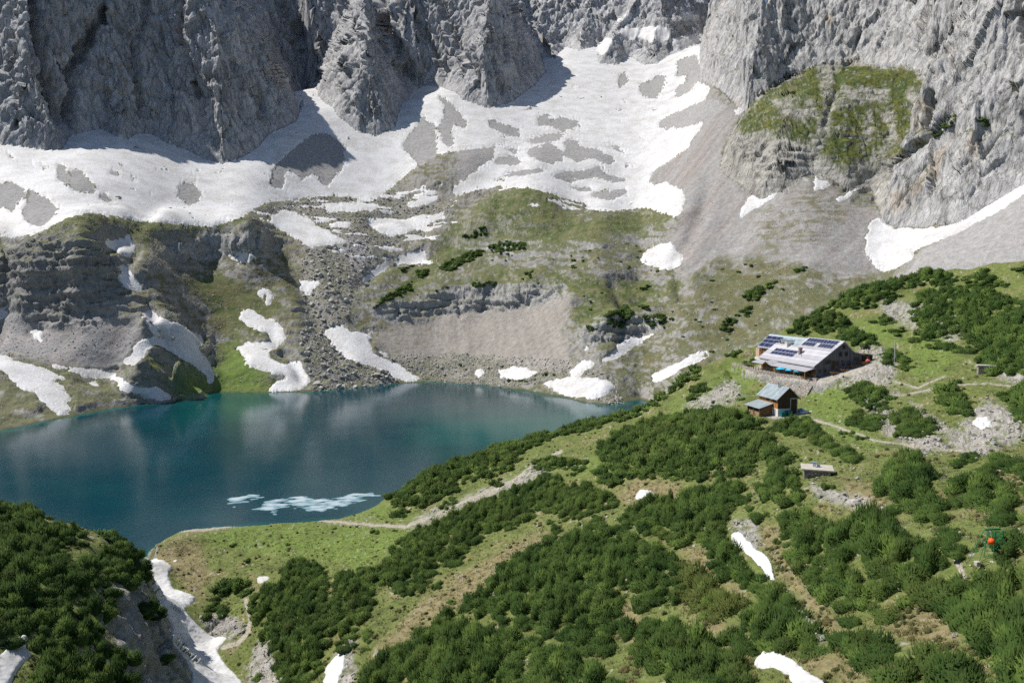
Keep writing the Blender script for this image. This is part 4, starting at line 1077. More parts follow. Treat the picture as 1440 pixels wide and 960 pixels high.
def plants_in(p, n_px, spacing, want_near, lift):
    """spots on the land for plants whose outline fills polygon p of the photograph; lift = plant height in metres"""
    lo, hi = p.min(0), p.max(0)
    a = (hi[0] - lo[0]) * (hi[1] - lo[1])
    n = int(min(max(a * n_px, 200), 90000))
    u = RNG.uniform(lo[0], hi[0], n); v = RNG.uniform(lo[1], hi[1], n)
    k = inside(p, u + np.clip(0.03 * (hi[0] - lo[0]), 1, 5) * noise3(u / 14, v / 9, 0 * u, 161) * 1.6, v + np.clip(0.03 * (hi[1] - lo[1]), 0.7, 4) * noise3(u / 14, v / 9, 0 * u + 7, 162) * 1.6); u, v = u[k], v[k]
    if not len(u): return np.zeros((0, 3)), np.zeros(0)
    P_, (ci, ri), nr_ = ground(u, v)
    rr_ = np.hypot(P_[:, 0], P_[:, 1])
    ok = (nr_ == want_near)
    top = v - lift * 0.75 * FPX / rr_
    ok &= inside(p, u, np.maximum(top, lo[1] + 0.3)) | (RNG.random(len(u)) < 0.0)
    P_, u, v = P_[ok], u[ok], v[ok]
    key = np.floor(P_[:, :2] / spacing + RNG.uniform(-0.12, 0.12, (len(P_), 2))).astype(np.int64)
    _, first = np.unique(key[:, 0] * 1000003 + key[:, 1], return_index=True)
    P_, u, v = P_[first], u[first], v[first]
    # how deep inside the outline (0 at the rim)
    d = np.full(len(u), 1e9)
    for k in range(len(p)):
        A_, B_ = p[k], p[(k + 1) % len(p)]; ab = B_ - A_
        t = np.clip(((u - A_[0]) * ab[0] + (v - A_[1]) * ab[1]) / (ab @ ab + 1e-9), 0, 1)
        d = np.minimum(d, np.hypot(u - A_[0] - t * ab[0], v - A_[1] - t * ab[1]))
    return P_, d * np.hypot(P_[:, 0], P_[:, 1]) / FPX if len(P_) else d

T_DARK, T_MID, T_OLIVE, T_LIGHT = (np.array(c) for c in ((0.025, 0.050, 0.012), (0.058, 0.096, 0.022), (0.090, 0.103, 0.028), (0.092, 0.140, 0.030)))
def thicket(name, label, outline, want_near=True, tone=0.0, height=1.7, group='dwarf pine thickets on the hillside', cat=None):
    p = poly(outline)
    c = p.mean(0)
    r = float(np.median(np.hypot(*ground(p[:, 0] * 0.4 + c[0] * 0.6, p[:, 1] * 0.4 + c[1] * 0.6)[0][:, :2].T)))
    if r < 165: cl, sp, den = CL_NEAR, 1.35, 1.1
    elif r < 400: cl, sp, den = CL_MID, 1.7, 2.5
    else: cl, sp, den = CL_FAR, 2.6, 6.0
    P_, d = plants_in(p, den, sp, want_near, height)
    if len(P_) < 1:
        P_, _, _ = ground([c[0]], [p[:, 1].max() - 1]); d = np.ones(1)
    n = len(P_)
    lump = fbm(P_[:, 0] / 4.2, P_[:, 1] / 4.2, P_[:, 2] / 4.2, 2, 131)
    # gaps: some spots stay bare
    gap = noise3(P_[:, 0] / 2.4 + 9, P_[:, 1] / 2.4, P_[:, 2] / 2.4, 133)
    keep_ = (gap > -0.5)
    if keep_.sum() >= 3: P_, d, lump = P_[keep_], d[keep_], lump[keep_]
    n = len(P_)
    hs = height * (0.5 + 0.5 * smooth(0, 2.2, d)) * (1 + 0.5 * lump) * RNG.uniform(0.55, 1.4, n)
    big = sp * RNG.uniform(0.42, 1.12, n) * (1 + 0.2 * lump)
    pos = P_.copy(); pos[:, :2] += RNG.normal(0, sp * 0.30, (n, 2)); pos[:, 2] -= 0.1
    t = np.clip(0.45 + 0.75 * noise3(P_[:, 0] / 6, P_[:, 1] / 6, P_[:, 2] / 6, 135) + RNG.normal(0, 0.22, n), 0, 1)[:, None]
    tint = T_DARK * (1 - t) + T_MID * t
    o_ = np.clip(tone + 0.5 * noise3(P_[:, 0] / 9, P_[:, 1] / 9, P_[:, 2] / 9, 137) + RNG.normal(0, 0.15, n), 0, 1)[:, None]
    tint = tint * (1 - 0.7 * o_) + T_OLIVE * 0.7 * o_
    l_ = (RNG.random(n) < 0.12)[:, None] * 0.7
    tint = tint * (1 - l_) + T_LIGHT * l_
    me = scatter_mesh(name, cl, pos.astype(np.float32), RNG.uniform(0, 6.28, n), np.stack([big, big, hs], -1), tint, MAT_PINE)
    return link(name, me, label=label, category=cat or ('thicket' if 'thicket' in name else 'bush'), group=group)

TH = [
 ("dark dwarf pine thicket covering the left end of the foreground knoll", "-60,700 0,705 30,712 55,724 70,735 105,737 118,755 108,765 85,772 95,790 80,815 55,845 50,870 30,890 0,915 -60,930", -0.2),
 ("small dwarf pine clump on the knoll crest at the far left", "58,722 75,717 95,722 90,731 65,731", 0),
 ("low dwarf pine clump on the knoll crest against the lake", "107,730 122,722 138,727 147,738 120,738", 0),
 ("small dwarf pine clump between the two knoll thickets", "135,752 155,742 175,748 187,756 150,765", 0.1),
 ("dark dwarf pine thicket hanging over the snow gully", "135,775 170,760 198,766 209,786 200,802 205,815 195,822 190,838 215,845 226,862 215,872 190,862 183,832 160,826 150,862 140,885 150,902 170,906 186,932 180,985 50,985 46,940 55,910 52,870 62,850 77,825 95,800 108,785", -0.25),
 ("dwarf pine bush on the earthy bank right of the snow gully", "287,850 300,842 315,850 326,862 312,874 290,867", 0),
 ("flat dark dwarf pine bush above the earthy bank", "308,822 330,810 350,815 357,830 340,840 315,838", 0),
 ("big upright dwarf pine thicket right of the looping footpath", "395,792 420,785 450,790 459,800 460,820 456,835 463,850 461,870 461,900 456,935 440,957 420,985 402,985 386,922 370,890 355,867 351,845 360,830 382,820 398,815", -0.1),
 ("dwarf pine thicket beside the big upright thicket", "480,805 508,800 522,820 526,850 515,870 502,882 495,912 480,907 470,882 467,850 470,822", -0.05),
 ("round dwarf pine bush below the pair of central thickets", "500,898 520,892 528,907 513,920", 0),
 ("dwarf pine thicket along the ridge above the floating ice", "538,694 572,673 600,660 627,650 660,638 727,638 728,657 713,664 687,670 647,677 645,691 623,698 590,714 547,713 557,700", 0.15),
 ("small round dwarf pine bush left of the stony ridge path", "622,704 637,701 644,711 628,715", 0),
 ("tiny dwarf pine bush on the middle of the stony ridge path", "690,676 707,674 711,681 696,684", 0),
 ("low dwarf pine bush on the green bank near the ice", "552,719 570,717 568,728 554,727", 0.1),
 ("dwarf pine bush row on the ridge lawn right of the path", "753,644 780,642 827,646 829,656 807,662 773,660 753,662", 0.1),
 ("long dwarf pine thicket climbing diagonally under the stony ridge path", "540,787 560,763 580,740 603,737 620,727 667,707 713,687 747,673 770,667 797,673 803,697 783,721 757,713 747,727 723,742 680,752 673,765 653,768 654,784 640,798 613,798 592,832 567,838 547,822 515,818 515,800", 0.05),
 ("dwarf pine clump at the upper end of the long diagonal thicket", "803,681 830,679 867,700 871,712 840,722 797,732 790,720", 0.1),
 ("small dwarf pine bush between the two central thickets", "760,749 783,739 788,754 765,758", 0.1),
 ("low dwarf pine bush at the head of the largest thicket", "818,732 843,726 852,738 835,744", 0),
 ("largest dwarf pine thicket in the middle of the foreground", "640,855 663,830 690,817 693,803 720,783 757,763 800,747 847,743 880,743 913,763 940,773 953,790 957,827 947,853 920,862 897,852 890,827 873,842 840,827 817,833 847,842 873,855 853,875 857,897 870,918 847,925 813,918 797,893 767,893 747,882 713,878 697,864 665,861", -0.1),
 ("broad dwarf pine thicket along the bottom edge at centre", "495,985 517,927 547,912 563,907 597,883 630,862 650,868 677,877 707,887 747,887 767,895 797,900 820,927 847,928 877,947 880,985 755,985 745,935 730,930 740,985", 0.0),
 ("dwarf pine thicket in the bottom middle beside the rippled snow", "863,864 897,867 930,867 960,868 990,880 1020,903 1050,927 1057,947 1055,985 960,985 938,952 908,940 882,917 870,888", 0.1),
 ("olive brown dwarf pine thicket between the bare earth strips", "960,795 980,800 1007,820 1027,830 1050,840 1048,857 1020,868 995,874 978,866 966,848 958,840", 0.9),
 ("longest dwarf pine thicket running down beside the narrow snow strip", "870,722 893,707 913,697 960,692 1000,680 1017,673 1070,700 1050,706 1027,720 1023,737 1031,767 1048,783 1073,803 1083,820 1107,830 1123,850 1153,880 1174,911 1174,928 1147,924 1107,918 1070,921 1037,918 1020,895 1033,880 1056,858 1063,840 1040,823 1010,800 997,780 993,763 960,768 940,757 897,744", -0.05),
 ("small dwarf pine bush at the head of the narrow snow strip", "1057,714 1073,720 1077,731 1060,731", 0),
 ("wide dwarf pine thicket on the right slope with a grassy gap", "1100,718 1127,711 1160,723 1173,727 1213,717 1260,730 1287,743 1313,763 1340,783 1351,807 1347,830 1323,834 1320,854 1293,854 1267,847 1250,874 1220,871 1187,854 1160,831 1133,803 1178,795 1195,813 1222,803 1200,782 1175,790 1130,800 1107,773 1097,747", 0.0),
 ("rounded dwarf pine bush beside the right hand footpath", "1323,834 1343,830 1363,850 1376,888 1357,884 1328,864", 0),
 ("dwarf pine thicket under the tan clearing on the right slope", "1177,881 1200,872 1227,883 1260,893 1291,907 1262,918 1247,941 1220,938 1187,911", 0.05),
 ("dwarf pine thicket at the bottom edge right of the rippled snow", "1235,950 1280,923 1320,912 1360,927 1390,947 1412,985 1228,985", 0.1),
 ("dwarf pine thicket filling the lower right corner", "1363,803 1390,797 1420,793 1500,797 1500,985 1425,985 1407,933 1387,897 1377,867 1383,847 1367,820", 0.0),
 ("dwarf pine thicket at the right edge behind the orange ball mast", "1410,743 1500,740 1500,790 1423,788 1412,770", 0.0),
 ("dwarf pine bush left of the green mast", "1325,737 1343,740 1367,760 1373,777 1353,781 1330,760", -0.1),
 ("tall dwarf pine thicket right of the stone platform", "1253,647 1280,638 1303,653 1313,673 1313,693 1343,727 1320,738 1293,737 1277,713 1267,700 1243,693 1234,673", -0.05),
 ("small dwarf pine bush below the tall thicket by the platform", "1247,707 1267,706 1271,722 1250,721", 0),
 ("rounded dwarf pine thicket on the right slope below the gravel", "1330,683 1360,663 1393,659 1410,680 1433,700 1417,711 1377,714 1343,711", -0.1),
 ("dwarf pine bush at the right edge under the rounded thicket", "1383,724 1413,711 1500,713 1500,734 1407,738", 0),
 ("small dwarf pine bush above the rounded thicket", "1343,643 1367,641 1374,656 1353,658", 0),
 ("dwarf pine thicket cut by the right edge beside the gravel path", "1385,628 1440,650 1500,660 1500,680 1440,671 1407,654", 0),
 ("large dwarf pine thicket left of the lower hut", "843,622 863,607 887,597 913,587 960,578 1010,574 1043,576 1070,592 1072,607 1093,617 1107,632 1115,650 1090,656 1065,651 1050,667 1003,669 960,675 930,672 890,672 868,655 850,647", 0.15),
 ("dwarf pine bush under the left tip of the large thicket", "837,656 860,647 885,660 887,676 860,681 840,676", 0),
 ("dwarf pine bush beside the stone platform", "1067,674 1093,660 1120,667 1136,697 1107,711 1087,704 1070,690", -0.1),
 ("dwarf pine strip below the lower hut's yard", "1083,598 1103,590 1137,588 1157,607 1173,620 1200,634 1221,653 1193,648 1167,634 1140,621 1110,611 1087,608", 0.05),
 ("dwarf pine bush on the green lawn right of the lower hut", "1190,541 1220,537 1243,550 1248,567 1240,581 1220,571 1200,554", -0.05),
 ("flat dwarf pine bush at the foot of the lawn bush", "1187,588 1207,580 1240,583 1241,604 1217,604 1197,597", 0),
 ("dwarf pine bush beside the pale gravel chute", "1255,584 1280,576 1310,593 1314,603 1293,618 1270,614 1257,598", 0),
 ("dwarf pine bush on the right slope above the small snow patch", "1313,541 1337,537 1357,560 1364,583 1343,584 1327,567", 0),
 ("dwarf pine bush beside the flagpole", "1242,498 1253,491 1273,500 1288,518 1270,521 1250,511", -0.1),
 ("dwarf pine thicket behind the right end of the upper hut", "1173,474 1190,457 1220,468 1238,484 1213,489 1193,480", -0.1),
 ("dwarf pine thicket behind the upper hut's ridge", "1112,459 1133,443 1173,436 1193,450 1193,461 1173,468 1147,471 1117,470", -0.05),
 ("long dark dwarf pine belt along the skyline behind the hut", "1047,482 1073,463 1103,443 1133,431 1160,420 1193,400 1233,389 1260,387 1287,379 1320,377 1347,390 1337,404 1300,400 1273,404 1243,417 1227,434 1193,434 1160,434 1140,441 1107,458 1083,471 1060,484", -0.15),
 ("largest dark dwarf pine thicket on the hill at right", "1293,411 1327,406 1353,406 1393,406 1427,420 1500,433 1500,527 1440,527 1393,524 1383,507 1383,493 1370,483 1343,470 1320,480 1293,481 1277,477 1290,460 1283,440 1287,423", -0.15),
 ("dwarf pine thicket at the top of the right hill", "1357,388 1387,381 1423,403 1393,405 1360,398", -0.1),
 ("small dwarf pine bush at the right edge on the hilltop", "1423,378 1440,374 1500,376 1500,388 1430,386", 0),
 ("dwarf pine bush beside the pale rocks on the right hill", "1240,418 1260,415 1258,424 1246,429", 0),
 ("dwarf pine bush on the lawn above the flagpole", "1227,451 1243,443 1262,450 1254,459 1235,458", 0),
 ("small dwarf pine bush below the lawn bush", "1247,463 1270,462 1268,471 1252,469", 0),
 ("flat dwarf pine strip under the big hill thicket", "1293,484 1327,483 1364,487 1368,498 1343,498 1310,490", 0.1),
 ("dwarf pine belt on the ridge falling to the lake", "860,589 893,567 920,541 940,527 960,514 985,510 986,518 980,533 967,534 940,556 920,572 900,582 880,594", 0.1),
 ("dwarf pine belt along the lake ridge's lower crest", "660,640 697,623 737,619 747,609 777,606 813,592 833,582 863,582 863,594 830,604 800,611 773,619 753,628 727,638", 0.15),
 ("dwarf pine bush on the green ledge below the hut terrace", "963,561 977,541 993,539 1003,543 987,554 970,566", 0.1),
 ("small dwarf pine bush left of the hut terrace", "1013,501 1037,490 1047,493 1033,501", 0),
 ("rounded dwarf pine bush at the end of the terrace wall", "1047,508 1062,504 1064,514 1050,516", 0),
 ("dwarf pine bush at the right edge under the gravel bank", "1405,548 1440,543 1500,543 1500,597 1440,597 1423,573", 0),
]
for lab, s, tone in TH:
    pa = poly(s); big = np.ptp(pa[:, 0]) * np.ptp(pa[:, 1])
    thicket('dwarf_pine_thicket' if big > 1600 else 'dwarf_pine_bush', lab, s, True, tone, 1.75 if big > 1600 else 1.25)

FT = [
 ("dark bush on the rocky spur above the lake's far end", "853,442 880,430 890,437 887,453 857,468"),
 ("dark bush on the spur right of the rocky spur bush", "903,444 933,443 934,450 923,458 905,456"),
 ("small bush above the two spur bushes", "897,429 914,430 906,436"),
 ("small bush at the left foot of the rocky spur", "827,458 842,462 832,470"),
 ("dark round bush alone on the far right slope", "1050,410 1067,403 1076,410 1064,424 1049,424"),
 ("dark bush on the far slope left of the hut", "1015,454 1027,446 1034,453 1027,466 1016,464"),
 ("small bush between the two far slope bushes", "1042,436 1057,431 1052,446"),
 ("flat bush high on the far right slope", "1074,399 1091,397 1083,404"),
 ("thin dark bush below the right scree", "1112,379 1134,376 1124,384"),
 ("long dark bush strip on the moraine's grassy step", "614,375 653,357 680,350 674,361 650,374 632,382"),
 ("dark bush strip above the moraine's grassy step", "686,346 713,340 741,342 733,351 697,356"),
 ("dark bush at the left shoulder of the green hummock", "651,331 683,321 684,331 660,336"),
 ("small bush at the left end of the moraine", "582,384 608,376 592,391"),
 ("small bush left of the moraine's long bush strip", "559,376 581,374 567,382"),
 ("dark bush strip sloping down the moraine's left edge", "516,439 547,413 579,397 578,408 548,421"),
 ("flat bush strip on the upper cliff band", "662,399 697,396 698,403 672,404"),
 ("little bush on the right part of the cliff band", "735,383 749,381 745,388"),
 ("dark bush below the star shaped snow", "900,405 913,402 911,409"),
 ("bush on the right wall's ledge at the grassy gully", "1308,192 1330,162 1345,165 1335,180 1318,195"),
 ("bush on the right wall ledge beside the first ledge bush", "1376,165 1390,160 1388,178 1378,180"),
]
for lab, s in FT:
    thicket('mountain_bush', lab, s, False, 0.0, 2.2, 'dark bushes on the far slopes', 'bush')

# scattered little shrubs one can count on the meadow and on the slopes beyond
def spots(polys, n, want_near, gap):
    m = raster(polys, 0); ys, xs_ = np.nonzero(m > 0.5)
    k = RNG.integers(0, len(xs_), n * 8)
    u, v = xs_[k] + U0 + RNG.random(len(k)), ys[k] + V0 + RNG.random(len(k))
    P_, (ci, ri), nr_ = ground(u, v)
    ok = (nr_ == want_near) & (snow[ci, ri] < 0.2) & (path[ci, ri] < 0.3) & (pad[ci, ri] < 0.1)
    P_, ci, ri = P_[ok], ci[ok], ri[ok]
    key = np.floor(P_[:, :2] / gap).astype(np.int64)
    _, f = np.unique(key[:, 0] * 1000003 + key[:, 1], return_index=True)
    f = RNG.permutation(f)[:n]
    return P_[f], ci[f], ri[f]

M_BUSH = raster([poly(s) for _, s, _ in TH], 3)
def tufts(pp, hmax, tint_a, tint_b, tipv):
    n = len(pp); t = np.clip(0.5 + 0.6 * noise3(pp[:, 0] / 4, pp[:, 1] / 4, pp[:, 2] / 4, 141) + RNG.normal(0, 0.25, n), 0, 1)[:, None]
    return np.array(tint_a) * (1 - t) + np.array(tint_b) * t
P_, ci, ri = spots(["0,700 200,770 420,735 560,720 700,650 900,560 1040,500 1200,440 1440,370 1500,370 1500,985 -50,985"], 90, True, 3.0)
mu, mv = project(P_[:, 0], P_[:, 1], P_[:, 2])
P_ = P_[sample(M_BUSH, mu, mv) < 0.2][:55]
protos = []
for k in range(3):
    n = 5
    pp = np.stack([RNG.normal(0, 0.35, n), RNG.normal(0, 0.35, n), np.zeros(n) - 0.05], -1).astype(np.float32)
    protos.append(scatter_mesh('low_shrub', CL_NEAR, pp, RNG.uniform(0, 6, n), np.stack([RNG.uniform(0.35, 0.55, n)] * 2 + [RNG.uniform(0.4, 0.75, n)], -1), np.repeat(T_MID[None] * (0.8 + 0.25 * k), n, 0), MAT_PINE))
for k, q in enumerate(P_):
    o = link('low_shrub', protos[k % 3], label='knee high dark green shrub alone on the foreground meadow', category='shrub', group='low shrubs dotted over the meadow')
    o.location = q; o.rotation_euler.z = k * 1.7; s = 0.7 + 0.8 * ((k * 37) % 17) / 17; o.scale = (s, s, s)
P_, ci, ri = spots(["900,480 960,420 1000,375 1100,370 1130,380 1050,480 960,510", "560,430 640,375 720,352 850,350 930,330 930,390 830,450 780,400 650,400", "640,505 740,508 830,510 800,545 640,530", "60,305 180,298 340,306 370,320 200,330"], 70, False, 9.0)
fproto = scatter_mesh('mountain_shrub', CL_FAR, np.array([(0, 0, 0), (1.2, 0.4, -0.2), (-0.9, 0.7, -0.1)], np.float32), np.array((0., 2, 4)), np.full((3, 3), 1.1), np.repeat(T_MID[None] * 0.9, 3, 0), MAT_PINE)
for k, q in enumerate(P_):
    o = link('mountain_shrub', fproto, label='tiny dark shrub on the far stony slope', category='shrub', group='tiny shrubs on the far slopes')
    o.location = q; o.rotation_euler.z = k * 2.1; s = 0.6 + 0.7 * ((k * 29) % 13) / 13; o.scale = (s, s, s * 0.8)

# grass tussocks and herbs: more than anyone could count
def cover(name, n, clumps, hr, ta, tb, label, umin):
    P_, ci, ri = spots(["-40,700 200,765 420,735 560,715 700,650 900,570 1040,520 1200,500 1500,440 1500,1000 -50,1000"], n, True, 0.34)
    mu, mv = project(P_[:, 0], P_[:, 1], P_[:, 2])
    g = noise3(P_[:, 0] / 2.5, P_[:, 1] / 2.5, P_[:, 2] / 2.5, 151)
    ok = (sample(M_BUSH, mu, mv) < 0.7) & (g > umin) & (nr[ci, ri] < 0.6)
    P_ = P_[ok]; n = len(P_)
    s = RNG.uniform(*hr, n)
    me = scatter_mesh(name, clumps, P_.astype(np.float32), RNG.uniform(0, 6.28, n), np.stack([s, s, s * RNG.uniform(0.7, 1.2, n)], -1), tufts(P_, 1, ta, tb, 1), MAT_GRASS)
    link(name, me, kind='stuff', label=label, category='ground cover')
cover('grass', 26000, CL_GRASS, (0.8, 1.5), (0.11, 0.135, 0.04), (0.22, 0.19, 0.085), 'tussocky alpine grass covering the open hillside', -0.3)
cover('undergrowth', 5200, CL_MID, (0.16, 0.42), (0.055, 0.068, 0.022), (0.12, 0.105, 0.045), 'low heath and herbs between the thickets', 0.05)

# ------------------------------------------------------------------ boulders
def boulder_mesh(k, npt=16):
    g = np.random.default_rng(500 + k); bm = bmesh.new()
    for q in range(npt):
        d = g.normal(size=3); d /= np.linalg.norm(d); bm.verts.new(d * np.array((1, 0.8, 0.72)) * g.uniform(0.8, 1.0))
    bmesh.ops.convex_hull(bm, input=bm.verts)
    bmesh.ops.delete(bm, geom=[v for v in bm.verts if not v.link_faces], context='VERTS')
    bmesh.ops.triangulate(bm, faces=bm.faces)
    me = bpy.data.meshes.new('boulder'); bm.to_mesh(me); bm.free()
    return me
m_, t_, b_ = mat('boulder_stone', 0.9)
at_ = nnode(t_, 'ShaderNodeTexCoord'); nz_ = nnode(t_, 'ShaderNodeTexNoise', Scale=1.6, Detail=8.0, Roughness=0.7)
rp_ = nnode(t_, 'ShaderNodeValToRGB'); rp_.color_ramp.elements[0].position = 0.3; rp_.color_ramp.elements[0].color = (0.27, 0.26, 0.245, 1)
rp_.color_ramp.elements[1].position = 0.68; rp_.color_ramp.elements[1].color = (0.50, 0.49, 0.46, 1)
t_.links.new(at_.outputs['Object'], nz_.inputs['Vector']); t_.links.new(nz_.outputs[0], rp_.inputs[0]); t_.links.new(rp_.outputs[0], b_.inputs['Base Color'])
bpx = nnode(t_, 'ShaderNodeBump', Distance=0.3); t_.links.new(nz_.outputs[0], bpx.inputs['Height']); t_.links.new(bpx.outputs[0], b_.inputs['Normal'])
MAT_STONE = m_
BM = [boulder_mesh(k) for k in range(9)]
for b in BM: b.materials.append(MAT_STONE)
BV = []
for b in BM:
    v = np.empty(len(b.vertices) * 3, np.float32); b.vertices.foreach_get('co', v); f = np.empty(len(b.polygons) * 3, np.int32); b.polygons.foreach_get('vertices', f)
    BV.append((v.reshape(-1, 3), f.reshape(-1, 3), np.zeros(len(v) // 3, np.float32)))
FIELDS = [
 (["420,395 430,345 520,340 520,400 500,430 480,455 500,510 560,535 545,545 440,551 435,520 420,490 430,440", "440,470 500,500 560,530 545,548 440,551"], 420, False, 4.5, (0.7, 3.6), 'grey angular boulder in the boulder field above the lake', 'boulders of the boulder field', 110),
 (["540,500 640,497 740,504 830,507 850,520 880,575 800,555 760,540 700,545 620,538 590,533"], 340, False, 4.0, (0.5, 1.7), 'pale boulder in the rubble along the far shore', 'boulders along the far shore', 50),
 (["350,300 420,282 480,276 545,272 640,300 560,350 470,340 400,300"], 260, False, 5.0, (0.8, 2.6), 'grey boulder on the upper moraine', 'boulders on the upper moraine', 40),
 (NROCK[1:], 700, True, 0.8, (0.16, 0.62), 'pale limestone block on the stony foreground slope', 'stones on the foreground slope', 70),
 (["560,880 680,790 790,740 960,680 1200,640 1440,560 1440,800 1350,900 1100,840 960,760 700,860"], 420, True, 1.6, (0.12, 0.4), 'small pale stone in the hillside grass', 'stones in the hillside grass', 20),
]
rest = []
for pl, n, wn, gap, (s0, s1), lab, grp, nind in FIELDS:
    P_, ci, ri = spots(pl, n, wn, gap)
    s = s0 + (s1 - s0) * RNG.random(len(P_)) ** 2.6
    o_ = np.argsort(-s / np.hypot(P_[:, 0], P_[:, 1]))
    for k, i in enumerate(o_):
        if k < nind:
            o = link('boulder', BM[k % 9], label=lab, category='boulder', group=grp)
            o.location = P_[i] + np.array((0, 0, s[i] * 0.2)); o.scale = (s[i], s[i] * RNG.uniform(0.75, 1.1), s[i] * RNG.uniform(0.7, 1.1)); o.rotation_euler = (RNG.uniform(-0.5, 0.5), RNG.uniform(-0.5, 0.5), RNG.uniform(0, 6.28))
        else: rest.append(tuple(P_[i] + np.array((0, 0, s[i] * 0.2))) + (s[i],))
# the countless small stones
for pl, n, wn, gap, (s0, s1) in ((RUBBLE, 5200, False, 1.4, (0.3, 1.3)), (NROCK[1:], 2600, True, 0.4, (0.06, 0.22)), (["1013,240 1045,200 940,420 900,470 960,380", "0,440 160,455 200,480 70,510 0,500"], 500, False, 3.0, (0.4, 1.0)), (GRASS[2:4] + MEADOW + GRASS[:2] + ['560,300 640,262 860,240 900,300 700,300'], 4200, False, 2.0, (0.25, 0.95)), (["560,880 680,790 790,740 960,680 1200,640 1440,560 1440,800 1350,900 1100,840 960,760 700,860"], 1500, True, 0.8, (0.05, 0.16))):
    P_, ci, ri = spots(pl, n, wn, gap)
    s = s0 + (s1 - s0) * RNG.random(len(P_)) ** 2
    rest += [tuple(p) + (q,) for p, q in zip(P_, s)]
rest = np.array(rest)
me = scatter_mesh('rubble', BV, rest[:, :3].astype(np.float32), RNG.uniform(0, 6.28, len(rest)), rest[:, 3:4] * RNG.uniform(0.7, 1.15, (len(rest), 3)), np.full((len(rest), 3), 0.4), MAT_STONE)
link('rubble', me, kind='stuff', label='countless small stones strewn over screes and hillside', category='stones')
# ------------------------------------------------------------------ building kit
class MB:
    """collects simple solids and links them as one mesh"""
    def __init__(s): s.v, s.f, s.m = [], [], []
    def add(s, vs_, fs_, mi=0):
        b = len(s.v); s.v += [tuple(map(float, q)) for q in vs_]; s.f += [tuple(i + b for i in f) for f in fs_]; s.m += [mi] * len(fs_); return s
    def box(s, x0, x1, y0, y1, z0, z1, mi=0):
        return s.add([(x0, y0, z0), (x1, y0, z0), (x1, y1, z0), (x0, y1, z0), (x0, y0, z1), (x1, y0, z1), (x1, y1, z1), (x0, y1, z1)],
                     [(3, 2, 1, 0), (4, 5, 6, 7), (0, 1, 5, 4), (1, 2, 6, 5), (2, 3, 7, 6), (3, 0, 4, 7)], mi)
    def prism(s, prof, y0, y1, mi=0):
        """profile (x, z) counter-clockwise seen from -y, run along y"""
        n = len(prof)
        vs_ = [(x_, y0, z_) for x_, z_ in prof] + [(x_, y1, z_) for x_, z_ in prof]
        return s.add(vs_, [tuple(range(n)), tuple(range(2 * n - 1, n - 1, -1))] + [(i, i + n, (i + 1) % n + n, (i + 1) % n) for i in range(n)], mi)
    def bar(s, a, b, r, n=6, mi=0):
        a, b = Vector(a), Vector(b); d = (b - a).normalized(); u = d.orthogonal().normalized(); w = d.cross(u)
        ring = [(math.cos(2 * math.pi * k / n), math.sin(2 * math.pi * k / n)) for k in range(n)]
        vs_ = [a + (u * c + w * q) * r for c, q in ring] + [b + (u * c + w * q) * r for c, q in ring]
        return s.add(vs_, [(k, (k + 1) % n, (k + 1) % n + n, k + n) for k in range(n)] + [tuple(range(n - 1, -1, -1)), tuple(range(n, 2 * n))], mi)
    def slab(s, p0, p1, y0, y1, th, mi=0):
        """roof slab: from (x, z) p0 to p1, thickness th downwards"""
        (x0, z0), (x1, z1) = p0, p1
        return s.add([(x0, y0, z0), (x1, y0, z1), (x1, y1, z1), (x0, y1, z0), (x0, y0, z0 - th), (x1, y0, z1 - th), (x1, y1, z1 - th), (x0, y1, z0 - th)],
                     [(0, 1, 2, 3), (7, 6, 5, 4), (4, 5, 1, 0), (5, 6, 2, 1), (6, 7, 3, 2), (7, 4, 0, 3)], mi)
    def build(s, name, material, parent=None, bevel=0.0, **props):
        bm = bmesh.new()
        vv = [bm.verts.new(q) for q in s.v]
        for f, mi in zip(s.f, s.m):
            try: bm.faces.new([vv[i] for i in f]).material_index = mi
            except ValueError: pass
        bmesh.ops.recalc_face_normals(bm, faces=bm.faces)
        if bevel: bmesh.ops.bevel(bm, geom=bm.edges[:], offset=bevel, segments=1, affect='EDGES')
        me = bpy.data.meshes.new(name); bm.to_mesh(me); bm.free()
        for q in (material if isinstance(material, (list, tuple)) else [material]): me.materials.append(q)
        return link(name, me, parent, **props)

def thing(name, loc, rz, label, cat, group=None):
    o = link(name, None, None, label=label, category=cat, group=group)
    o.location = loc; o.rotation_euler.z = rz
    return o

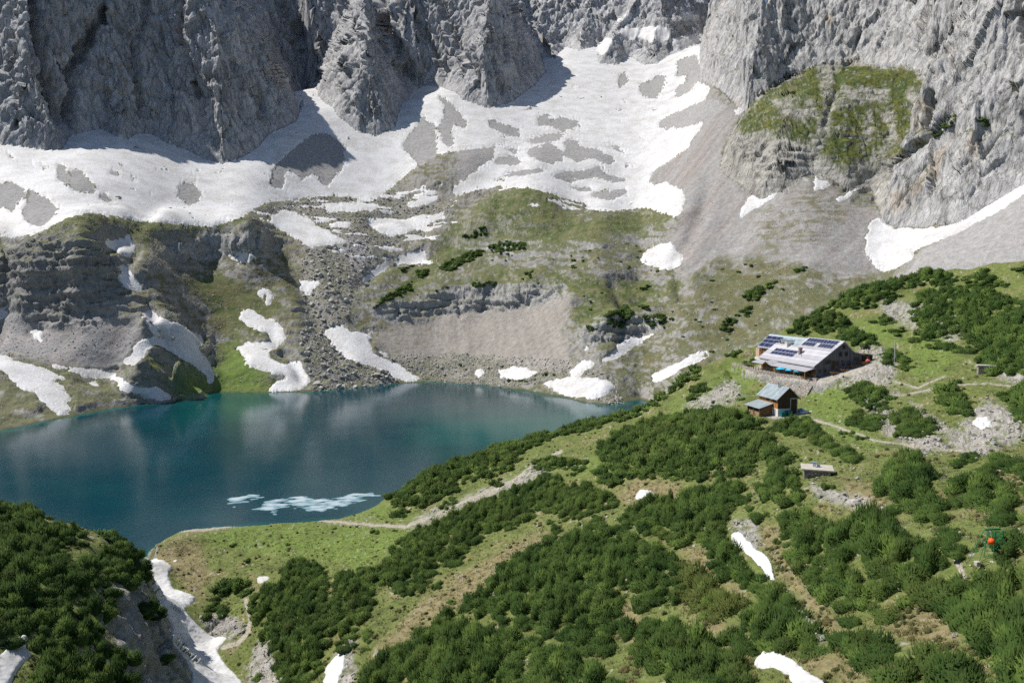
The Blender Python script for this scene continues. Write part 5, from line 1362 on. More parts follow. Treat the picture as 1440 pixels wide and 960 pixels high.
def patterned(name, ca, cb, scale, rough=0.85, axis=None, seam=None, metal=0.0, bump=0.0):
    """two-tone noise colour; optional board or seam lines along one object axis"""
    m, t, b = mat(name, rough); b.inputs['Metallic'].default_value = metal
    co = nnode(t, 'ShaderNodeTexCoord')
    nz = nnode(t, 'ShaderNodeTexNoise', Scale=scale, Detail=6.0, Roughness=0.65); t.links.new(co.outputs['Object'], nz.inputs['Vector'])
    rp = nnode(t, 'ShaderNodeValToRGB'); rp.color_ramp.elements[0].position = 0.33; rp.color_ramp.elements[1].position = 0.67
    rp.color_ramp.elements[0].color = (*ca, 1); rp.color_ramp.elements[1].color = (*cb, 1)
    t.links.new(nz.outputs[0], rp.inputs[0]); last = rp.outputs[0]
    if axis is not None:
        sp_ = nnode(t, 'ShaderNodeSeparateXYZ'); t.links.new(co.outputs['Object'], sp_.inputs[0])
        mu_ = nnode(t, 'ShaderNodeMath', operation='MULTIPLY'); mu_.inputs[1].default_value = 1 / seam; t.links.new(sp_.outputs[axis], mu_.inputs[0])
        fr = nnode(t, 'ShaderNodeMath', operation='FRACT'); t.links.new(mu_.outputs[0], fr.inputs[0])
        st = nnode(t, 'ShaderNodeMath', operation='LESS_THAN'); st.inputs[1].default_value = 0.13; t.links.new(fr.outputs[0], st.inputs[0])
        fl_ = nnode(t, 'ShaderNodeMath', operation='FLOOR'); t.links.new(mu_.outputs[0], fl_.inputs[0])
        wn_ = nnode(t, 'ShaderNodeTexWhiteNoise', noise_dimensions='1D'); t.links.new(fl_.outputs[0], wn_.inputs['W'])
        mr = nnode(t, 'ShaderNodeMapRange'); mr.inputs[3].default_value = 0.82; mr.inputs[4].default_value = 1.12; t.links.new(wn_.outputs[0], mr.inputs[0])
        sb = nnode(t, 'ShaderNodeMath', operation='MULTIPLY_ADD'); sb.inputs[1].default_value = -0.3; t.links.new(st.outputs[0], sb.inputs[0]); t.links.new(mr.outputs[0], sb.inputs[2])
        mx = nnode(t, 'ShaderNodeMix', data_type='RGBA', blend_type='MULTIPLY'); mx.inputs[0].default_value = 1
        t.links.new(last, mx.inputs[6]); t.links.new(sb.outputs[0], mx.inputs[7]); last = mx.outputs[2]
    if bump:
        bp = nnode(t, 'ShaderNodeBump', Distance=bump); t.links.new(nz.outputs[0], bp.inputs['Height']); t.links.new(bp.outputs[0], b.inputs['Normal'])
    t.links.new(last, b.inputs['Base Color'])
    return m

def masonry(name, ca, cb, mortar, sx):
    m, t, b = mat(name, 0.95)
    co = nnode(t, 'ShaderNodeTexCoord')
    vo = nnode(t, 'ShaderNodeTexVoronoi', Scale=sx, feature='F1'); t.links.new(co.outputs['Object'], vo.inputs['Vector'])
    vd = nnode(t, 'ShaderNodeTexVoronoi', Scale=sx, feature='DISTANCE_TO_EDGE'); t.links.new(co.outputs['Object'], vd.inputs['Vector'])
    sp_ = nnode(t, 'ShaderNodeSeparateColor'); t.links.new(vo.outputs['Color'], sp_.inputs[0])
    mx = nnode(t, 'ShaderNodeMix', data_type='RGBA'); mx.inputs[6].default_value = (*ca, 1); mx.inputs[7].default_value = (*cb, 1); t.links.new(sp_.outputs[0], mx.inputs[0])
    st = nnode(t, 'ShaderNodeMapRange'); st.inputs[1].default_value = 0.02; st.inputs[2].default_value = 0.09; t.links.new(vd.outputs['Distance'], st.inputs[0])
    m2 = nnode(t, 'ShaderNodeMix', data_type='RGBA'); m2.inputs[6].default_value = (*mortar, 1); t.links.new(st.outputs[0], m2.inputs[0]); t.links.new(mx.outputs[2], m2.inputs[7])
    t.links.new(m2.outputs[2], b.inputs['Base Color'])
    bp = nnode(t, 'ShaderNodeBump', Distance=0.08); t.links.new(st.outputs[0], bp.inputs['Height']); t.links.new(bp.outputs[0], b.inputs['Normal'])
    return m

M_PALE = patterned('pale_sheet_roof', (0.40, 0.395, 0.425), (0.48, 0.47, 0.50), 0.5, 0.55, 0, 1.1)
M_BLUEROOF = patterned('blue_grey_roof', (0.26, 0.32, 0.35), (0.36, 0.42, 0.45), 0.6, 0.5, 0, 0.6)
M_TIN = patterned('weathered_tin_roof', (0.22, 0.27, 0.295), (0.35, 0.40, 0.425), 0.7, 0.45, 1, 0.62)
M_SHINGLE = patterned('grey_wall_shingles', (0.095, 0.098, 0.112), (0.14, 0.14, 0.152), 1.5, 0.9, 0, 0.55)
M_OAK = patterned('orange_brown_boards', (0.30, 0.13, 0.035), (0.46, 0.22, 0.07), 2.0, 0.8, 1, 0.22)
M_DARK_AND_SHADED_WOOD = patterned('dark_and_shaded_boards', (0.045, 0.028, 0.018), (0.085, 0.052, 0.032), 2.0, 0.8, 0, 0.2)  # dark wood of doors and shed; also the lower gable's painted shade
M_BROWN = patterned('brown_boards', (0.15, 0.085, 0.045), (0.24, 0.14, 0.075), 2.0, 0.85, 1, 0.25)
M_WHITE = patterned('white_plaster', (0.62, 0.60, 0.57), (0.74, 0.73, 0.70), 1.2, 0.9)
M_PORCH = patterned('faded_pink_boards', (0.50, 0.33, 0.24), (0.60, 0.42, 0.31), 1.5, 0.9)
M_YELLOW = patterned('larch_front', (0.50, 0.34, 0.16), (0.62, 0.44, 0.24), 2.0, 0.85)
M_GLASS = patterned('window_glass', (0.012, 0.014, 0.018), (0.03, 0.034, 0.04), 0.8, 0.12)
M_FRAME = patterned('dark_frame_wood', (0.06, 0.045, 0.035), (0.10, 0.08, 0.065), 3.0, 0.8)
M_STEEL = patterned('grey_steel', (0.30, 0.31, 0.32), (0.42, 0.43, 0.44), 2.0, 0.5, metal=0.3)
M_CONC = patterned('concrete', (0.38, 0.35, 0.30), (0.52, 0.485, 0.42), 1.4, 0.95)
M_TEAL = patterned('turquoise_plastic', (0.010, 0.12, 0.13), (0.016, 0.17, 0.18), 2.0, 0.45)
M_SKYBLUE = patterned('sky_blue_cloth', (0.03, 0.36, 0.58), (0.06, 0.48, 0.70), 2.0, 0.8)
M_TARP = patterned('white_tarpaulin', (0.55, 0.56, 0.58), (0.75, 0.76, 0.78), 1.5, 0.6)
M_BLUETARP = patterned('blue_tarpaulin', (0.10, 0.20, 0.34), (0.20, 0.32, 0.48), 1.5, 0.6)
M_RED = patterned('faded_red_cloth', (0.36, 0.07, 0.06), (0.46, 0.12, 0.10), 2.0, 0.8)
M_BRICK = patterned('brown_render', (0.22, 0.15, 0.13), (0.30, 0.22, 0.19), 3.0, 0.9)
M_GREEN = patterned('green_painted_steel', (0.01, 0.16, 0.06), (0.02, 0.24, 0.09), 3.0, 0.5)
M_ORANGE = patterned('orange_buoy_plastic', (0.72, 0.09, 0.012), (0.82, 0.13, 0.02), 2.0, 0.45)
M_LOG = patterned('split_firewood', (0.34, 0.24, 0.14), (0.58, 0.44, 0.28), 6.0, 0.9)
M_BLACK = patterned('dark_vault', (0.008, 0.008, 0.008), (0.02, 0.02, 0.02), 1.0, 0.9)
M_RWALL = masonry('dry_stone_wall', (0.26, 0.23, 0.20), (0.42, 0.38, 0.34), (0.16, 0.14, 0.12), 2.2)

def solar_mat():
    m, t, b = mat('solar_cells', 0.12); b.inputs['Specular IOR Level'].default_value = 0.5
    co = nnode(t, 'ShaderNodeTexCoord'); br = nnode(t, 'ShaderNodeTexBrick', Scale=3.2)
    br.offset = 0.0; br.inputs['Mortar Size'].default_value = 0.012; br.inputs['Brick Width'].default_value = 0.5; br.inputs['Row Height'].default_value = 0.5
    br.inputs[1].default_value = (0.012, 0.018, 0.06, 1); br.inputs[2].default_value = (0.018, 0.026, 0.085, 1); br.inputs[3].default_value = (0.10, 0.12, 0.2, 1)
    t.links.new(co.outputs['Object'], br.inputs[0]); t.links.new(br.outputs[0], b.inputs['Base Color'])
    return m
M_SOLAR = solar_mat()
M_ALU = patterned('aluminium_frame', (0.5, 0.5, 0.52), (0.6, 0.6, 0.62), 2.0, 0.4, metal=0.4)

RZ = math.atan2(HUT_B[1], HUT_B[0])
def world_of(O, t, w, z): p = O + t * HUT_A + w * HUT_B; return (p[0], p[1], z)
def on_gable(u, v, O, t=0.0):
    """(w, z) where a pixel's ray meets the upright plane t = const of a hut"""
    az, tt = ray(u, v); d = np.array((math.sin(az), math.cos(az)))
    s = np.linalg.solve(np.stack([HUT_B, -d], 1), -(O + t * HUT_A))
    return float(s[0]), CAM_Z + float(s[1]) * float(tt)

def window(parent, cx, z, y, wid, hei, name='window', depth=0.06):
    """a window on the wall y = const facing -y"""
    f = MB()
    for x0, x1, z0, z1 in ((-wid / 2, wid / 2, hei / 2, hei / 2 + 0.08), (-wid / 2, wid / 2, -hei / 2 - 0.08, -hei / 2), (-wid / 2 - 0.08, -wid / 2, -hei / 2 - 0.08, hei / 2 + 0.08), (wid / 2, wid / 2 + 0.08, -hei / 2 - 0.08, hei / 2 + 0.08), (-0.025, 0.025, -hei / 2, hei / 2)):
        f.box(cx + x0, cx + x1, y - depth, y + 0.02, z + z0, z + z1)
    o = f.build(name, M_FRAME, parent)
    MB().box(cx - wid / 2 + 0.002, cx + wid / 2 - 0.002, y - depth * 0.5, y + 0.015, z - hei / 2 + 0.002, z + hei / 2 - 0.002).build('pane', M_GLASS, o)
    return o
def window_x(parent, x, cy, z, wid, hei, m=None):
    """a window on the wall x = const facing -x"""
    f = MB()
    for y0, y1, z0, z1 in ((-wid / 2, wid / 2, hei / 2, hei / 2 + 0.08), (-wid / 2, wid / 2, -hei / 2 - 0.08, -hei / 2), (-wid / 2 - 0.08, -wid / 2, -hei / 2 - 0.08, hei / 2 + 0.08), (wid / 2, wid / 2 + 0.08, -hei / 2 - 0.08, hei / 2 + 0.08), (-0.025, 0.025, -hei / 2, hei / 2)):
        f.box(x - 0.06, x + 0.02, cy + y0, cy + y1, z + z0, z + z1)
    o = f.build('window', m or M_FRAME, parent)
    MB().box(x - 0.03, x + 0.015, cy - wid / 2 + 0.002, cy + wid / 2 - 0.002, z - hei / 2 + 0.002, z + hei / 2 - 0.002).build('pane', M_GLASS, o)
    return o

def solar_rows(parent, slope_pts, rows, y_ranges, npan):
    """panels lying on a roof slope given by two (x, z) points"""
    (xa, za), (xb, zb) = slope_pts; L = math.hypot(xb - xa, zb - za); ex, ez = (xb - xa) / L, (zb - za) / L; nx, nz_ = -ez, ex
    if nz_ < 0: nx, nz_ = -nx, -nz_
    for (s0, s1), (y0, y1), n in zip(rows, y_ranges, npan):
        for k in range(n):
            a, b = y0 + (y1 - y0) * k / n + 0.05, y0 + (y1 - y0) * (k + 1) / n - 0.05
            def q(s, y, hgt): return (xa + ex * s + nx * hgt, y, za + ez * s + nz_ * hgt)
            fr = MB().add([q(s0, a, .06), q(s1, a, .06), q(s1, b, .06), q(s0, b, .06), q(s0, a, .13), q(s1, a, .13), q(s1, b, .13), q(s0, b, .13)], [(0, 1, 2, 3), (4, 5, 6, 7), (0, 1, 5, 4), (1, 2, 6, 5), (2, 3, 7, 6), (3, 0, 4, 7)]).build('solar_panel', M_ALU, parent)
            MB().add([q(s0 + .05, a + .05, .133), q(s1 - .05, a + .05, .133), q(s1 - .05, b - .05, .133), q(s0 + .05, b - .05, .133), q(s0 + .05, a + .05, .142), q(s1 - .05, a + .05, .142), q(s1 - .05, b - .05, .142), q(s0 + .05, b - .05, .142)], [(0, 1, 2, 3), (4, 5, 6, 7), (0, 1, 5, 4), (1, 2, 6, 5), (2, 3, 7, 6), (3, 0, 4, 7)]).build('solar_cells', M_SOLAR, fr)

# ------------------------------------------------------------------ the upper hut (local x = w across, y = t along the ridge, z above its floor)
HB = HUT_Z
hut = thing('mountain_hut', (HUT_O[0], HUT_O[1], HB), RZ, 'long grey mountain hut with pale roofs, solar panels and a terrace', 'mountain hut')
Z_ = lambda z: z - HB
E0, RG, BK, BL = (0.0, Z_(47.95)), (8.1, Z_(53.85)), (11.0, Z_(51.05)), (13.7, Z_(50.35))
MB().prism([(0, -0.6), (13.7, -0.6), BL, BK, RG, E0], 0, 15.4).build('gable_wall', M_SHINGLE, hut)
sl = (RG[1] - E0[1]) / (RG[0] - E0[0])
MB().prism([(0.004, -0.6), (4.6, -0.6), (4.6, E0[1] + sl * 4.6), (0.004, E0[1])], 15.403, 26.5).build('front_wall', M_BROWN, hut)
rf = MB().slab((RG[0], RG[1] + 0.28), (-0.75, E0[1] - sl * 0.75 + 0.28), -0.55, 15.7, 0.24).slab((4.9, E0[1] + sl * 4.9 + 0.278), (-0.75, E0[1] - sl * 0.75 + 0.278), 15.703, 27.0, 0.24).build('roof', M_PALE, hut)
MB().slab((RG[0] + 0.003, RG[1] + 0.28), (BK[0], BK[1] + 0.28), -0.55, 15.7, 0.22).slab((BK[0] + 0.004, BK[1] + 0.277), (BL[0] + 0.5, BL[1] + 0.16), -0.55, 15.7, 0.22).build('back_roof', M_PALE, hut)
MB().box(-0.80, -0.66, -0.55, 27.0, E0[1] - sl * 0.75 - 0.10, E0[1] - sl * 0.75 + 0.03).build('gutter', M_STEEL, hut)
slope_pts = ((-0.75, E0[1] - sl * 0.75 + 0.28), (RG[0], RG[1] + 0.28))
LS = math.hypot(8.85, 8.85 * sl)
solar_rows(hut, slope_pts, [(LS - 1.9, LS - 0.35), (LS - 3.6, LS - 2.1), (LS - 3.6, LS - 2.1), (2.1, 3.3), (3.5, 4.7)], [(0.9, 14.6), (0.9, 7.2), (8.9, 14.6), (12.2, 23.6), (12.2, 23.6)], [9, 5, 4, 6, 6])
# chimneys
zr = lambda w: E0[1] + sl * w
MB().box(2.0, 2.8, 10.3, 11.0, zr(2.0) - 0.3, zr(2.8) + 1.5).box(1.9, 2.9, 10.2, 11.1, zr(2.8) + 1.503, zr(2.8) + 1.65).build('chimney', M_BRICK, hut)
MB().box(3.7, 4.5, 19.3, 20.5, zr(3.7) - 0.3, zr(4.5) + 1.1).box(3.6, 4.6, 19.2, 20.6, zr(4.5) + 1.103, zr(4.5) + 1.22).build('chimney', M_WHITE, hut)
MB().bar((1.6, 8.9, zr(1.6)), (1.6, 8.9, zr(1.6) + 1.0), 0.09).build('flue_pipe', M_STEEL, hut)
# windows and doors of the shaded gable
for (u, v, wd, hh) in ((1162, 509.4, 0.75, 1.0), (1166, 508.8, 0.75, 1.0), (1177, 511, 0.9, 1.1), (1185, 510.3, 0.9, 1.2), (1193.4, 510, 0.9, 1.1), (1182, 498, 0.8, 1.1), (1190, 497.5, 0.8, 1.1), (1186.5, 488, 0.8, 0.9), (1203, 504.7, 0.6, 0.8), (1206, 505, 0.6, 0.8), (1153, 522, 0.7, 0.8), (1160, 521, 0.7, 0.8)):
    w_, z_ = on_gable(u, v, HUT_O); window(hut, w_, Z_(z_), 0, wd, hh)
w_, z_ = on_gable(1171.6, 512, HUT_O)
d_ = MB().box(w_ - 0.5, w_ + 0.5, -0.05, 0.02, Z_(z_) - 1.3, Z_(z_) + 0.9).build('door', M_DARK_AND_SHADED_WOOD, hut)
MB().box(w_ + 0.32, w_ + 0.42, -0.10, -0.052, Z_(z_) - 0.3, Z_(z_) - 0.2).build('handle', M_STEEL, d_)
# veranda along the lake side
VZ0, VZ1 = Z_(47.25), Z_(46.35)
MB().slab((-0.06, VZ0), (-3.1, VZ1), -0.35, 16.4, 0.16).slab((-0.06, VZ0), (-3.1, VZ1), 20.6, 26.8, 0.16).build('veranda_roof', M_PALE, hut)
MB().add([(-0.06, 16.4, VZ0), (-3.3, 16.4, VZ1), (-3.5, 18.5, VZ1 + 1.0), (-0.06, 18.5, VZ0 + 0.5), (-3.3, 20.6, VZ1), (-0.06, 20.6, VZ0),
          (-0.06, 16.4, VZ0 - .15), (-3.3, 16.4, VZ1 - .15), (-3.5, 18.5, VZ1 + .85), (-0.06, 18.5, VZ0 + .35), (-3.3, 20.6, VZ1 - .15), (-0.06, 20.6, VZ0 - .15)],
         [(0, 1, 2, 3), (3, 2, 4, 5), (6, 9, 8, 7), (9, 11, 10, 8), (1, 7, 8, 2), (2, 8, 10, 4), (0, 6, 7, 1), (5, 4, 10, 11), (0, 3, 9, 6), (3, 5, 11, 9)]).build('entrance_gable', M_PALE, hut)
for t in (0.3, 5.2, 10.2, 15.2, 21.0, 26.2):
    MB().box(-2.9, -2.74, t, t + 0.16, 0.0, VZ1 + 0.02).build('veranda_post', M_OAK, hut)
MB().box(-0.13, -0.004, 0.02, 26.4, 0.0, Z_(47.0)).build('veranda_wall', M_BROWN, hut)
for t in (2.2, 5.0, 7.8, 10.6, 13.4, 22.4, 24.8): window_x(hut, -0.135, t, 1.5, 1.5, 1.1, M_OAK)
MB().box(-0.20, -0.136, 17.9, 19.1, 0.02, 2.15).build('entrance_door', M_DARK_AND_SHADED_WOOD, hut)
MB().box(-2.0, -0.21, 15.6, 16.6, 0.02, 1.3).build('timber_counter', M_YELLOW, hut)
# the wing behind
wx0, wx1, wr = 6.0, 13.4, 9.7
MB().prism([(wx0, -0.2), (wx1, -0.2), (wx1, Z_(49.9)), (wr, Z_(53.3)), (wx0, Z_(49.9))], 15.41, 38.0).build('wing_wall', M_OAK, hut)
MB().slab((wr, Z_(53.7)), (wx0 - 0.6, Z_(49.75)), 14.6, 38.6, 0.2).slab((wr + .003, Z_(53.7)), (wx1 + 0.6, Z_(49.75)), 14.6, 38.6, 0.2).build('wing_roof', M_BLUEROOF, hut)
MB().box(4.6, 6.0, 26.6, 38.4, -0.2, Z_(46.6)).build('wing_base', M_WHITE, hut)
MB().box(4.9, 5.996, 36.4, 38.4, Z_(46.605), Z_(49.4)).build('pale_porch', M_PORCH, hut)
MB().box(5.93, 5.995, 31.2, 32.4, Z_(46.7), Z_(48.7)).build('wing_door', M_DARK_AND_SHADED_WOOD, hut)
window_x(hut, 5.99, 29.2, Z_(48.0), 1.0, 1.0); window_x(hut, 5.99, 34.2, Z_(48.0), 1.0, 1.0)
wslope = ((wx0 - 0.6, Z_(49.75)), (wr, Z_(53.7)))
solar_rows(hut, wslope, [(0.35, 1.9), (2.05, 3.45), (3.6, 5.0)], [(29.6, 38.2)] * 3, [3, 3, 3])
for t in (27.2, 23.2):
    dm = MB().prism([(-0.75, 0), (0.75, 0), (0.75, 1.1), (0, 1.75), (-0.75, 1.1)], 0, 0.0)
    d = MB()
    # dormer box faces the lake side (-x); profile runs in y
    x0, x1, zb = 6.7, 9.3, Z_(50.9)
    P5 = [(-0.8, 0), (0.8, 0), (0.8, 1.15), (0, 1.85), (-0.8, 1.15)]
    d.add([(x0, t + a, zb + b) for a, b in P5] + [(x1, t + a, zb + b) for a, b in P5], [(0, 1, 2, 3, 4), (9, 8, 7, 6, 5)] + [(i, (i + 1) % 5, (i + 1) % 5 + 5, i + 5) for i in range(5)])
    do = d.build('dormer', M_YELLOW, hut)
    r_ = MB()
    for sg in (-1, 1):
        r_.add([(x0 - .3, t, zb + 2.02), (x0 - .3, t + sg * 1.1, zb + 1.05), (x1, t + sg * 1.1, zb + 1.05), (x1, t, zb + 2.02), (x0 - .3, t, zb + 1.9), (x0 - .3, t + sg * 1.1, zb + 0.93), (x1, t + sg * 1.1, zb + 0.93), (x1, t, zb + 1.9)], [(0, 1, 2, 3), (4, 5, 6, 7), (0, 1, 5, 4), (1, 2, 6, 5), (2, 3, 7, 6)])
    r_.build('dormer_roof', M_BLUEROOF, do)
    for dy in (-0.34, 0.34): MB().box(x0 - 0.04, x0 + 0.01, t + dy - 0.24, t + dy + 0.24, zb + 0.35, zb + 1.05).build('dormer_window', M_GLASS, do)

# dark lean-to at the far corner
sp_t, sp_w = -0.2, 15.8
sh = thing('storage_shed', world_of(HUT_O, 1.5, 15.6, float(pad_z(15.6))), RZ, 'small dark shed at the right hand end of the upper hut', 'shed')
MB().prism([(-1.5, -0.3), (1.5, -0.3), (1.5, 1.7), (-1.5, 2.1)], -1.3, 1.6).build('wall', M_DARK_AND_SHADED_WOOD, sh)
MB().slab((-1.75, 2.25), (1.75, 1.78), -1.6, 1.9, 0.1).build('roof', M_FRAME, sh)
MB().box(-0.45, 0.45, -1.35, -1.302, 0.0, 1.6).build('door', M_BROWN, sh)

# terrace wall of stone with its vault
tw = thing('terrace_wall', world_of(HUT_O, 11, -4.4, HUT_Z), RZ, 'dry stone retaining wall holding up the terrace below the upper hut', 'retaining wall')
ex_, ew_ = np.array(EDGE_T[1:], float), np.array(EDGE_W[1:], float)
ts = np.linspace(-2.5, 41, 60); ws = np.interp(ts, ex_, ew_)
base = np.where(ts < 30, 38.6, 40.5)
mbw = MB()
for i in range(len(ts) - 1):
    if 13.0 < 0.5 * (ts[i] + ts[i + 1]) < 14.6: lo_ = 43.3                    # above the vault's mouth
    else: lo_ = float(base[i])
    a, b = (ws[i] + 4.4, ts[i] - 11), (ws[i + 1] + 4.4, ts[i + 1] - 11)
    hi_ = 44.75 - HUT_Z; l_ = lo_ - HUT_Z; off = 0.75 if lo_ < 43 else 0.1
    mbw.add([(a[0] - off, a[1], l_), (b[0] - off, b[1], l_), (b[0] + 0.45, b[1], l_), (a[0] + 0.45, a[1], l_), (a[0] - 0.05, a[1], hi_), (b[0] - 0.05, b[1], hi_), (b[0] + 0.45, b[1], hi_), (a[0] + 0.45, a[1], hi_)],
            [(3, 2, 1, 0), (4, 5, 6, 7), (0, 1, 5, 4), (1, 2, 6, 5), (2, 3, 7, 6), (3, 0, 4, 7)])
mbw.build('stone_wall', M_RWALL, tw)
wv_ = float(np.interp(13.8, ex_, ew_)) + 4.4
MB().box(wv_ + 0.05, wv_ + 0.40, 1.9, 3.7, 40.4 - HUT_Z, 43.25 - HUT_Z).build('vault_mouth', M_BLACK, tw)
# lower wedge of the wall running down to the lower hut
lw = thing('stone_embankment', world_of(HUT_O, 3, -2.4, HUT_Z), RZ, 'sloping stone embankment between the two huts', 'embankment')
MB().add([(0.3, -5.0, -1.4), (-1.6, -5.0, -4.6), (-4.4, 9.5, -4.6), (-2.2, 9.5, -0.6), (0.6, -5.0, -4.6), (-0.8, 9.5, -4.6)], [(0, 1, 2, 3), (0, 4, 1), (3, 2, 5), (0, 3, 5, 4), (1, 4, 5, 2)]).build('stone_facing', M_RWALL, lw)

# railing along the terrace edge
rl = thing('terrace_railing', world_of(HUT_O, 11, -4.4, 44.75), RZ, 'dark wooden railing along the edge of the hut terrace', 'railing')
rp = MB(); prev = None
for i, t in enumerate(np.linspace(-1.8, 34, 22)):
    w_ = float(np.interp(t, ex_, ew_)) + 4.4 + 0.2
    MB().box(w_ - 0.05, w_ + 0.05, t - 11.05, t - 10.95, 0, 0.95).build('post', M_FRAME, rl)
    if prev is not None:
        for hz in (0.45, 0.88): rp.bar((prev[0], prev[1], hz), (w_, t - 11, hz), 0.045, 5)
    prev = (w_, t - 11)
rp.build('rails', M_FRAME, rl)

# parasols
def parasol(name, loc, label, m, group, rad=1.25, hgt=2.25):
    o = thing(name, loc, RZ, label, 'parasol', group)
    MB().bar((0, 0, 0), (0, 0, hgt + 0.1), 0.035).build('pole', M_WHITE, o)
    MB().box(-0.3, 0.3, -0.3, 0.3, 0.0, 0.10).build('base', M_CONC, o)
    n = 8; c = MB(); top = (0, 0, hgt + 0.05)
    rim = [(rad * math.cos(2 * math.pi * k / n), rad * math.sin(2 * math.pi * k / n), hgt - 0.52) for k in range(n)]
    mid = [(0.55 * x_, 0.55 * y_, hgt - 0.20) for x_, y_, _ in rim]
    low = [(x_, y_, z_ - 0.16) for x_, y_, z_ in rim]
    c.add([top] + mid + rim + low, [(0, 1 + k, 1 + (k + 1) % n) for k in range(n)] + [(1 + k, 1 + n + k, 1 + n + (k + 1) % n, 1 + (k + 1) % n) for k in range(n)] + [(1 + n + k, 1 + 2 * n + k, 1 + 2 * n + (k + 1) % n, 1 + n + (k + 1) % n) for k in range(n)])
    c.build('canopy', m, o)
    return o
for k, (t, lab) in enumerate(((10.6, 'blue parasol on the hut terrace, left one of the row of three'), (7.4, 'blue parasol on the hut terrace, middle one of the row of three'), (4.2, 'blue parasol on the hut terrace, right one of the row of three'))):
    w_ = float(np.interp(t, ex_, ew_)) + 1.0
    parasol('parasol', world_of(HUT_O, t, min(w_, -1.9), HUT_Z), lab, M_SKYBLUE, 'blue parasols on the hut terrace', 1.45, 2.15)

def picnic_table(loc, rz, label, m, group):
    o = thing('picnic_table', loc, rz, label, 'picnic table', group)
    MB().box(-1.1, 1.1, -0.4, 0.4, 0.70, 0.76).build('table_top', m, o)
    for sy in (-1, 1): MB().box(-1.1, 1.1, sy * 0.78 - 0.15, sy * 0.78 + 0.15, 0.42, 0.47).build('bench_seat', m, o)
    for sx in (-0.85, 0.85):
        g = MB()
        for sy in (-1, 1): g.bar((sx, sy * 0.62, 0.0), (sx, sy * 0.25, 0.70), 0.05, 5)
        g.box(sx - 0.05, sx + 0.05, -0.92, 0.92, 0.36, 0.42); g.build('trestle', M_FRAME, o)
    return o
for k, (t, w, lab) in enumerate(((-1.6, 4.2, 'wooden picnic table nearest the terrace, beside the shaded gable'), (-1.7, 7.0, 'wooden picnic table second from the terrace, beside the shaded gable'), (-1.5, 10.2, 'wooden picnic table third from the terrace, beside the shaded gable'), (-1.5, 13.0, 'wooden picnic table farthest along the shaded gable, by the red parasol'))):
    picnic_table(world_of(HUT_O, t, w, float(pad_z(w)) + 0.02), RZ, lab, M_OAK, 'picnic tables along the shaded gable')
parasol('parasol', world_of(HUT_O, -1.2, 14.6, float(pad_z(14.6))), 'low faded red parasol at the far corner of the upper hut', M_RED, None, 0.8, 1.15)
for k, (t, lab) in enumerate(((1.8, 'brown terrace table at the right end under the veranda roof'), (13.8, 'brown terrace table left of the blue parasols'))):
    picnic_table(world_of(HUT_O, t, -1.55, HUT_Z + 0.02), RZ + math.pi / 2, lab, M_BROWN, 'tables on the hut terrace')

# ------------------------------------------------------------------ the lower hut
AB = ANX_Z
anx = thing('storage_hut', (ANX_O[0], ANX_O[1], AB), RZ, 'small wooden hut with tin roof and white base below the terrace', 'hut')
q = lambda z: z - AB
ex0, ex1, erz = 0.5, 5.5, 3.1
MB().box(ex0 + 0.03, ex1 - 0.03, 0.03, 8.17, -0.6, q(40.35)).build('white_base', M_WHITE, anx)
MB().prism([(ex0, q(40.353)), (ex1, q(40.353)), (ex1, q(42.75)), (erz, q(45.05)), (ex0, q(42.75))], 0.0, 0.12).build('shaded_gable_boards', M_DARK_AND_SHADED_WOOD, anx)  # same wood as the side boards, its shade put into a darker colour
MB().prism([(ex0 + .003, q(40.353)), (ex1 - .003, q(40.353)), (ex1 - .003, q(42.75)), (erz, q(45.04)), (ex0 + .003, q(42.75))], 0.123, 8.2).build('board_wall', M_OAK, anx)
sa = (45.05 - 42.75) / 2.6
rr = MB().slab((erz, q(45.28)), (ex0 - 0.55, q(42.98 - sa * 0.55)), -0.5, 8.6, 0.12).slab((erz + .003, q(45.28)), (ex1 + 0.5, q(42.98 - 0.45)), -0.5, 8.6, 0.12).build('roof', M_TIN, anx)
for dy in (2.9, 3.5): MB().bar((erz - 0.5, dy, q(44.6)), (erz - 0.5, dy, q(45.9)), 0.11, 8).box(erz - 0.66, erz - 0.34, dy - 0.16, dy + 0.16, q(45.9), q(46.0)).build('flue_pipe', M_STEEL, anx)
dfr = MB().box(3.55, 3.75, -0.10, -0.003, 0.1, q(42.5)).box(5.25, 5.45, -0.10, -0.003, 0.35, q(42.5)).box(3.55, 5.45, -0.10, -0.003, q(42.503), q(42.75)).build('door_frame', M_STEEL, anx)
MB().box(3.753, 5.247, -0.05, -0.004, 0.2, q(42.5)).build('door', M_DARK_AND_SHADED_WOOD, anx)
for t, wd in ((1.6, 1.3), (4.3, 1.1)): window_x(anx, ex0 - 0.002, t, q(42.15), wd, 0.65)
MB().box(ex0 - 0.03, ex0 + 0.028, 1.0, 1.9, 0.0, 1.65).build('side_door', M_STEEL, anx)
